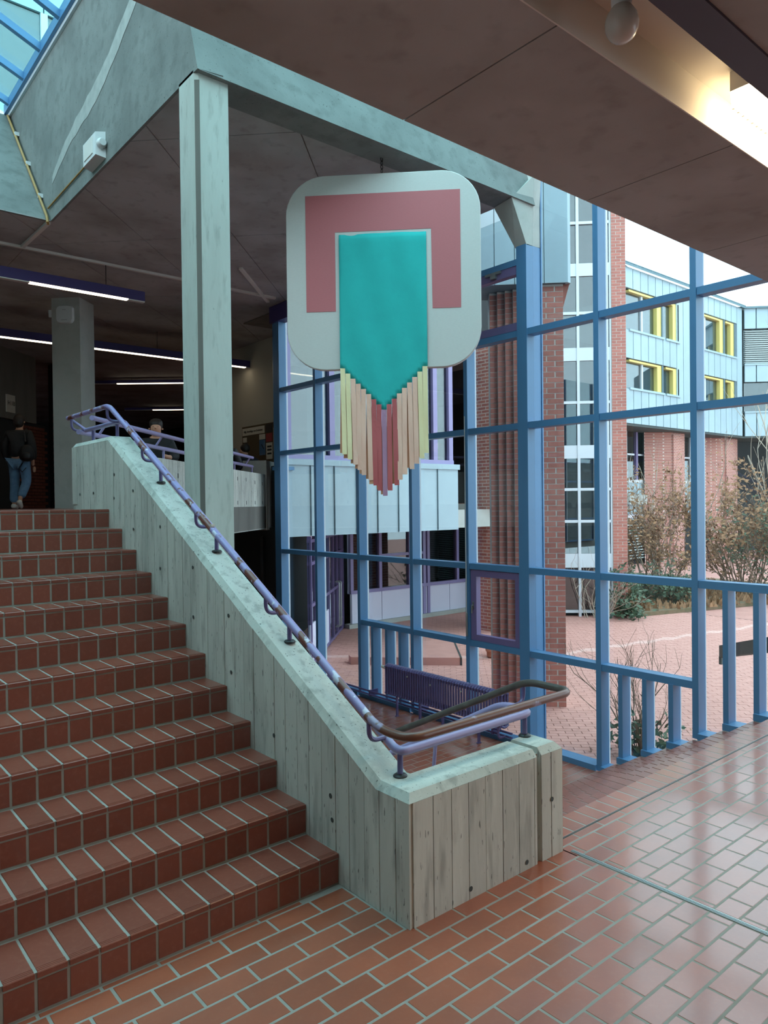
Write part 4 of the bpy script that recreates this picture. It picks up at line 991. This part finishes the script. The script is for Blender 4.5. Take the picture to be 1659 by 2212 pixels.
# ---- far building with metal panels and yellow window jambs
YB = 14.7
FB = thing('panel_building', (32, 15, ZG), 'pale blue metal-panelled building with yellow window jambs across the courtyard', 'building')
MB().prism_z([(25.0, YB+.35), (37.2, YB+.35), (52, -.1), (60, 6), (50, 26), (25.0, 26)], 5.2, 11.9).build('core', 'dark_interior', FB)
WX = [(26.2, 28.9), (29.25, 30.3), (32.0, 34.95), (35.2, 36.15)]
xs = [25.2]; 
while xs[-1] < 36.9: xs.append(xs[-1]+.62)
for a, c_ in zip(xs, xs[1:]):
    bays = [(5.2, 11.9)]
    mid = (a+c_)/2
    inw = any(w0-.15 < mid < w1+.15 for w0, w1 in WX)
    if inw: bays = [(5.2, 6.70), (8.0, 9.22), (11.0, 11.9)]
    for z0, z1 in bays: bbox('wall_panel', 'cladding', a+.022, c_-.022, YB, YB+.12, z0+.01, z1-.01, FB)
MB().box(25.2, 37.1, YB+.05, YB+.1, 5.2, 11.9).build('seam_plate', 'cladding_seam', FB) if False else None
for w0, w1 in WX:
    for z0, z1 in ((6.74, 7.97), (9.25, 10.97)):
        wn = MB().box(w0, w1, YB+.22, YB+.24, z0, z1).build('window_pane', 'window_glass', FB)
        bbox('curtain', 'curtain', w0, w1-.3, YB+.30, YB+.32, z0, z1, FB)
        bbox('sill', 'cladding', w0-.1, w1+.1, YB-.06, YB+.25, z0-.09, z0, FB)
        bbox('yellow_jamb', 'yellow_frame', w1-.40, w1-.05, YB+.05, YB+.25, z0, z1, FB)
        bbox('yellow_head', 'yellow_frame', w0, w1-.4, YB+.05, YB+.25, z1-.09, z1, FB)
        bbox('jamb_cover', 'cladding_seam', w1-.05, w1+.05, YB+.0, YB+.25, z0, z1, FB)
        if w1-w0 > 2: bbox('window_bar', 'white_frame', w0+1.15, w0+1.27, YB+.15, YB+.24, z0, z1, FB)
# diagonal wing to the right
DF = (Vector((37.1, YB, 0)), E1, E2)
for k in range(14):
    a, c_ = .62*k+.05, .62*k+.66
    for z0, z1 in ((5.2, 6.5), (8.05, 9.0), (10.85, 11.9)): MB(DF).box(a+.022, c_-.022, 0, .12, z0, z1).build('wall_panel', 'cladding', FB)
for z0, z1 in ((6.5, 8.05), (9.0, 10.85)):
    MB(DF).box(.1, 8.6, .22, .24, z0, z1).build('window_pane', 'window_glass', FB)
    for k in range(4): MB(DF).box(1.9+2.1*k, 2.1+2.1*k, .1, .24, z0, z1).build('yellow_jamb', 'yellow_frame', FB)
    MB(DF).box(.05, 8.6, -.05, .25, z0-.08, z0).build('sill', 'cladding', FB)
for k in range(16): MB(DF).box(.15, 1.85, .14, .17, 9.05+.11*k, 9.10+.11*k).build('blind_slat', 'blind', FB)
# roofs
MB().loft([(25.0, YB-.15, 11.88), (37.2, YB-.15, 11.88), (37.5, YB+3.2, 13.9), (25.0, YB+3.2, 13.9)], [(25.0, YB-.15, 11.98), (37.2, YB-.15, 11.98), (37.5, YB+3.2, 14.0), (25.0, YB+3.2, 14.0)]).build('roof', 'zinc_roof', FB)
for k in range(20):
    x = 25.3+.62*k
    MB().loft([(x, YB-.15, 11.98), (x+.04, YB-.15, 11.98), (x+.04, YB-.15, 12.03), (x, YB-.15, 12.03)], [(x, YB+3.2, 14.0), (x+.04, YB+3.2, 14.0), (x+.04, YB+3.2, 14.05), (x, YB+3.2, 14.05)]).build('roof_seam', 'zinc_roof', FB)
MB(DF).loft([(-.2, -.15, 11.88), (9, -.15, 11.88), (9, 3.2, 12.6), (-.2, 3.2, 12.6)], [(-.2, -.15, 11.98), (9, -.15, 11.98), (9, 3.2, 12.7), (-.2, 3.2, 12.7)]).build('roof', 'zinc_roof', FB)
MB().loft([(25.6, 15.6, 12.4), (27.6, 15.6, 12.4), (27.6, 17.9, 13.9), (25.6, 17.9, 13.9)], [(26.4, 16.2, 13.2), (26.8, 16.2, 13.2), (26.8, 17.9, 14.2), (26.4, 17.9, 14.2)]).build('dormer', 'zinc_roof', FB)
# recessed lower storeys: soffit, piers, window band, parapet panels, louvre
MB().box(24.5, 50, YB+1.6, YB+2.2, ZG, 5.2).build('recess_wall', 'dark_interior', FB)
MB().prism_z([(24.8, YB), (37.1, YB), (47, YB-9.9), (48.3, YB-8), (39, YB+1.7), (24.8, YB+1.7)], 5.1, 5.19).build('soffit', 'dark_beam', FB)
for k in range(18):
    x = 24.6+.75*k; bbox('parapet_panel', 'cladding', x+.02, x+.73, YB+1.45, YB+1.6, 1.25, 2.72, FB)
bbox('parapet_cap', 'white_frame', 24.5, 39, YB+1.40, YB+1.6, 2.72, 2.86, FB)
for x in (25.4, 27.4, 29.0, 33.4, 35.0): 
    bbox('window_bar', 'violet_frame', x, x+.16, YB+1.42, YB+1.55, 2.86, 5.1, FB); bbox('window_pane', 'window_glass', x+.16, x+1.5, YB+1.5, YB+1.52, 2.86, 5.1, FB)
    bbox('window_bar', 'white_frame', x+.16, x+1.5, YB+1.45, YB+1.55, 4.0, 4.08, FB); bbox('window_bar', 'white_frame', x+.8, x+.88, YB+1.45, YB+1.55, 2.86, 5.1, FB)
for k in range(15): bbox('louvre_slat', 'blind', 24.6, 30, YB+1.38, YB+1.5, -.85+.13*k, -.80+.13*k, FB)
bbox('lower_band', 'lilac_panel', 24.5, 39, YB+1.4, YB+1.6, 1.05, 1.23, FB)
for x0, x1 in ((29.5, 31.9), (34.7, 37.6)):
    MB().prism_z([(x0, YB+1.3), ((x0+x1)/2-.1, YB+.55), (x1, YB+.55), (x1+.3, YB+1.3)], ZG, 5.1).build('brick_pillar', 'brick_far', FB)
    MB().prism_z([((x0+x1)/2-.05, YB+.45), ((x0+x1)/2+.75, YB+.45), ((x0+x1)/2+.75, YB+.56), ((x0+x1)/2-.05, YB+.56)], ZG, 5.0).build('brick_pillar', 'brick_far', FB)
    bbox('bracket_beam', 'concrete_smooth', x0-1.6, x0-.1, YB+1.1, YB+1.4, 1.7, 2.15, FB)

# ---- near wing seen left through the glass: fascia panels, window band, recessed entrance
YN = 8.75
NF = thing('near_wing', (7.2, 9.5, ZG), 'near wing with pale fascia panels and purple windows seen through the glass wall', 'building')
bbox('core', 'dark_interior', 4.98, 9.34, YN+.05, 9.3, 1.31, 2.60, NF)
xs = [4.98, 5.48, 6.02, 6.55, 7.08, 7.63, 8.19, 8.74, 9.38]
for a, c_ in zip(xs, xs[1:]): bbox('fascia_panel', 'cladding', a+.008, c_-.008, YN, YN+.05, 1.295, 2.60, NF)
for x in xs[1:-1]: bbox('seam', 'cladding_seam', x-.006, x+.006, YN-.025, YN+.05, 1.31, 2.60, NF)
bbox('end_panel', 'cladding', 9.34, 9.38, YN+.05, 9.3, 1.295, 2.60, NF)
bbox('fascia_cap', 'cladding', 4.98, 9.41, YN-.03, YN+.16, 2.60, 2.71, NF)
bbox('floor_slab', 'concrete_smooth', 4.98, 9.3, YN+.05, 9.4, 1.30, 1.45, NF)
bbox('sill_rail', 'purple_paint', 4.98, 9.3, YN+.05, YN+.2, 2.71, 2.80, NF)
bbox('head_rail', 'violet_frame', 4.98, 9.3, YN+.05, YN+.2, 4.95, 5.40, NF)
for x in (5.05, 6.03, 7.3, 8.75, 9.22): bbox('window_post', 'purple_paint', x-.06, x+.06, YN+.05, YN+.2, 2.80, 4.95, NF)
xs = [5.11, 5.97, 7.24, 8.69, 9.16]
for a, c_ in ((5.11, 5.97), (6.09, 7.24), (7.36, 8.69), (8.81, 9.16)): bbox('window_pane', 'window_glass', a, c_, YN+.12, YN+.135, 2.80, 4.95, NF)
bbox('roof_slab', 'concrete_dark', 4.95, 9.9, YN-.1, 10.2, 5.40, 5.8, NF)
for k in range(18): MB().loft([(7.9, YN+.25, 3.95+.05*k), (8.66, YN+.25, 3.95+.05*k), (8.66, YN+.29, 3.975+.05*k), (7.9, YN+.29, 3.975+.05*k)], [(7.9, YN+.25, 3.954+.05*k), (8.66, YN+.25, 3.954+.05*k), (8.66, YN+.29, 3.979+.05*k), (7.9, YN+.29, 3.979+.05*k)]).build('blind_slat', 'blind', NF)
bbox('beam', 'concrete_smooth', 9.3, 10.9, 8.95, 9.3, 1.32, 1.72, NF)
bbox('brick_return', 'brick_far', 10.6, 11.6, 8.6, 9.4, ZG, 1.32, NF)
bbox('brick_return', 'brick_far', 10.6, 11.6, 8.6, 9.4, 1.72, 5.6, NF)
# recessed ground floor
YE = 11.55
EN = thing('ground_floor_front', (10, YE, ZG), 'recessed ground floor front with lilac panels and purple-framed windows', 'facade')
bbox('backing', 'dark_interior', 8.4, 14, YE+.5, YE+.6, ZG, 1.6, EN)
bbox('kerb', 'concrete_smooth', 8.4, 13.6, YE-.10, YE+.1, ZG, ZG+.10, EN)
xs = [8.55, 9.5, 10.45, 11.0, 11.9, 12.75, 13.6]
for a, c_ in zip(xs, xs[1:]): bbox('lilac_panel', 'lilac_panel', a+.008, c_-.008, YE, YE+.08, ZG+.10, -.30, EN)
bbox('sill_rail', 'purple_paint', 8.5, 13.6, YE-.05, YE+.1, -.30, -.22, EN)
for x in (8.55, 9.45, 10.45, 10.95, 11.1, 12.2): bbox('window_post', 'purple_paint', x-.045, x+.045, YE-.03, YE+.1, ZG if x > 10.9 and x < 11.2 else -.22, 1.5, EN)
bbox('window_rail', 'purple_paint', 9.45, 10.95, YE-.02, YE+.08, .55, .62, EN)
for a, c_ in ((8.6, 9.4), (9.5, 10.4), (10.5, 10.9), (11.15, 13.6)): bbox('window_pane', 'window_glass', a, c_, YE+.03, YE+.045, -.22, 1.5, EN)
for k in range(32): MB().box(11.15, 13.4, YE+.12, YE+.15, -.18+.05*k, -.17+.05*k).build('blind_slat', 'blind', EN)
# diagonal glazed entrance
EF = (Vector((5.45, 8.72+.0, 0)), (.7071, .7071), (-.7071, .7071))
DR = thing('entrance_screen', (7, 10.3, ZG), 'purple-framed glazed entrance screen with doors set diagonally under the near wing', 'door')
for s_ in (.05, .55, 1.05, 1.55, 2.1, 2.7, 3.3, 3.9, 4.2):
    MB(EF).box(s_-.03, s_+.03, 0, .08, ZG, 1.29).build('frame_post', 'violet_frame', DR)
for z in (ZG+.05, .0, .78, 1.2):
    MB(EF).box(0, 4.25, 0, .08, z-.03, z+.03).build('frame_rail', 'violet_frame', DR)
MB(EF).box(0, 2.1, .02, .06, ZG+.08, -.35).build('lilac_panel', 'lilac_panel', DR)
MB(EF).box(0, 4.25, .035, .05, ZG+.08, 1.2).build('pane', 'window_glass', DR)
MB(EF).tube(fillet([(2.95, -.01, -.85), (2.95, -.12, -.85), (2.95, -.12, .15), (2.95, -.01, .15)], .05, 4), .016, 8).build('pull_handle', 'aluminium', DR, True)
MB(EF).tube(fillet([(2.80, -.01, -.85), (2.80, -.10, -.85), (2.80, -.10, .15), (2.80, -.01, .15)], .05, 4), .016, 8).build('pull_handle', 'aluminium', DR, True)
MB(EF).box(0, 4.25, .9, .95, ZG, 1.29).build('dark_lobby', 'dark_interior', DR)

# ---- small things in the courtyard
PT = thing('planter_pot', (8.55, 7.0, ZG), 'terracotta planter pot standing on the paving behind the purple sash', 'pot')
MB().lathe((8.55, 7.0, ZG), [(.12, 0), (.165, .02), (.18, .30), (.20, .31), (.20, .38), (.17, .385), (.16, .36)], 20).build('pot', 'terracotta', PT, True)
MB().lathe((8.55, 7.0, ZG), [(.183, .12), (.19, .13), (.19, .16), (.184, .17)], 20).build('relief_band', 'terracotta', PT, True)
MB().lathe((8.55, 7.0, ZG+.30), [(.155, 0), (.155, .045)], 20).build('earth', 'soil', PT)
LG = thing('ledge', (8.2, 7.6, ZG), 'low dark-edged paved ledge in the courtyard', 'ledge')
MB().prism_z([(7.55, 6.95), (8.75, 8.35), (8.65, 8.55), (6.2, 8.6), (6.1, 8.4)], ZG, ZG+.14).build('ledge_body', 'paver_far', LG)
MB().prism_z([(7.55, 6.93), (8.77, 8.33), (8.75, 8.36), (7.53, 6.96)], ZG, ZG+.145).build('edge', 'dark_beam', LG)
OR_ = thing('outdoor_railing', (8, 2, ZG), 'dark sloping handrail beam outside on the right of the courtyard', 'railing')
MB().loft([(8.85, 2.74, -.52), (8.87, 2.80, -.52), (8.87, 2.80, -.34), (8.85, 2.74, -.34)], [(6.5, .80, .22), (6.52, .86, .22), (6.52, .86, .40), (6.5, .80, .40)]).build('beam', 'dark_beam', OR_)
for t in (.0, .97): 
    x, y, z = 8.86-2.34*t, 2.77-1.94*t, -.5+.74*t
    MB().box(x-.02, x+.02, y-.02, y+.02, ZG if t else -.62, z).build('post', 'dark_beam', OR_)
ED = thing('planting_bed', (18.5, 9, ZG), 'brown planting bed at the far edge of the courtyard', 'bed')
MB().prism_z([(14.2, 9.0), (15.0, 7.7), (19.5, 6.4), (23, 3.6), (24.4, 6), (24.4, 14), (17, 13)], ZG, ZG+.10).build('soil', 'soil', ED)
gb = MB(); rg = random.Random(8)
for k in range(2600):
    x, y = rg.uniform(14.4, 23.5), rg.uniform(4.0, 10.5)
    if y < 7.8-.45*(x-15.2): continue
    a = rg.uniform(0, 6.28); s_ = rg.uniform(.04, .10); z = ZG+.10; h = rg.uniform(.02, .12)
    gb.poly([(x-s_*math.cos(a), y-s_*math.sin(a), z), (x+s_*math.cos(a), y+s_*math.sin(a), z), (x+.03*math.sin(a), y, z+h+s_)])
gb.build('ground_leaves', 'dry_leaf', ED, kind='stuff')

def branch(mb, p, d, L_, r, depth, rg, spread, tips, seg=3, up=.1):
    pts = [p]; q = Vector(p); d = Vector(d).normalized()
    for k in range(seg):
        d = (d+Vector((rg.gauss(0, spread*.35), rg.gauss(0, spread*.35), rg.gauss(up, spread*.25)))).normalized(); q = q+d*(L_/seg); pts.append(tuple(q))
    mb.tube(pts, r, 4, r*.55)
    tips += pts[1:]
    if depth > 0:
        for k in range(rg.choice((2, 3))):
            b0 = pts[rg.choice((seg-1, seg, max(1, seg-2)))]
            dd = (d+Vector((rg.gauss(0, spread), rg.gauss(0, spread), rg.gauss(0, spread*.6)))).normalized()
            branch(mb, b0, dd, L_*rg.uniform(.55, .85), r*.58, depth-1, rg, spread, tips, seg, up)
def leaves(mb, tips, n, s0, s1, rg, jit):
    for k in range(n):
        c_ = Vector(rg.choice(tips))+Vector((rg.gauss(0, jit), rg.gauss(0, jit), rg.gauss(0, jit))); s_ = rg.uniform(s0, s1)
        u = Vector((rg.gauss(0, 1), rg.gauss(0, 1), rg.gauss(0, 1))).normalized(); v = u.orthogonal().normalized()
        mb.poly([c_-u*s_, c_+v*s_*.5, c_+u*s_, c_-v*s_*.5])
def shrub(o, n_stem, h, spread, depth, label, seed, nl=0, leaf='dry_leaf', ls=(.02, .04), r=.012, tw='twig', lz=None, rad=.2, name='shrub', lean=.35):
    t = thing(name, o, label, 'plant'); rg = random.Random(seed); tips = []
    mb = MB()
    for k in range(n_stem):
        a = rg.uniform(0, 6.28); rr_ = rg.uniform(0, rad)
        p = (o[0]+rr_*math.cos(a), o[1]+rr_*math.sin(a), o[2])
        branch(mb, p, (lean*math.cos(a), lean*math.sin(a), 1), h*rg.uniform(.4, .6), r, depth, rg, spread, tips)
    mb.build('branches', tw, t)
    if nl:
        tp = [p for p in tips if lz is None or p[2] < o[2]+lz]
        lb = MB(); leaves(lb, tp, nl, ls[0], ls[1], rg, .06 if ls[1] < .06 else .1); lb.build('leaves', leaf, t, kind='stuff')
    return t
shrub((5.62, 2.16, ZG), 7, 1.35, .45, 3, 'bare twiggy shrub with ivy leaves at its foot just outside the glass', 21, 0, rad=.10)
iv = thing('ivy', (5.6, 2.2, ZG), 'dark green ivy clump at the foot of the bare shrub outside the glass', 'plant'); rg = random.Random(4)
tp = [(5.62+rg.gauss(0, .15), 2.16+rg.gauss(0, .22), ZG+abs(rg.gauss(0, .20))) for k in range(200)]
lb = MB(); leaves(lb, tp, 420, .03, .07, rg, .04); lb.build('leaves', 'ivy_leaf', iv, kind='stuff')
lb = MB()
for k in range(10): lb.tube([(5.62+rg.gauss(0, .05), 2.16+rg.gauss(0, .05), ZG), (5.62+rg.gauss(0, .15), 2.16+rg.gauss(0, .2), ZG+rg.uniform(.2, .5))], .006, 4)
lb.build('stems', 'twig', iv)
iv2 = thing('ivy', (14.5, 7.9, ZG), 'green ivy climbing the foot of the tall brick strip', 'plant')
tp = [(14.50+rg.gauss(0, .35)*.7, 7.95-rg.gauss(0, .35)*.7-.15, ZG+abs(rg.gauss(0, .6))) for k in range(200)]
lb = MB(); leaves(lb, tp, 700, .04, .09, rg, .05); lb.build('leaves', 'ivy_leaf', iv2, kind='stuff')
shrub((13.9, 8.3, ZG), 14, 1.5, .5, 2, 'pale bare bush in front of the white-gridded tower', 31, 0, tw='pale_twig', r=.014, rad=.5, lean=.6)
shrub((18.3, 9.4, ZG), 16, 3.0, .40, 3, 'brown leafy bush left in the planting bed beyond the brick strip', 32, 2600, 'dry_leaf', (.04, .09), r=.022, rad=.9)
shrub((19.9, 9.9, ZG), 9, 4.6, .34, 3, 'slender bare tree behind the brown bushes in the planting bed', 33, 500, 'dry_leaf', (.03, .06), r=.03, tw='pale_twig', rad=.4, name='tree')
shrub((21.1, 7.6, ZG), 20, 3.6, .42, 3, 'large brown-leaved bush on the right of the planting bed', 34, 4200, 'dry_leaf', (.05, .10), r=.025, rad=.9)
shrub((20.2, 6.3, ZG), 12, 2.6, .42, 3, 'bare green-tinged bush at the right edge of the planting bed', 35, 1300, 'ivy_leaf', (.04, .08), r=.02, rad=.7)
shrub((22.5, 6.5, ZG), 3, 6.0, .30, 3, 'tall thin bare tree with pale branches at the right edge', 36, 0, r=.045, tw='pale_twig', rad=.4, name='tree')
shrub((17.2, 8.2, ZG), 14, 1.1, .5, 2, 'low green ground bush in front of the left brown bush', 37, 1600, 'ivy_leaf', (.04, .08), r=.012, rad=.9)
shrub((5.45, 1.35, ZG), 3, .55, .4, 2, 'tiny dry sprig beside the glass wall steps', 38, 40, 'dry_leaf', (.015, .03), r=.004, rad=.05)
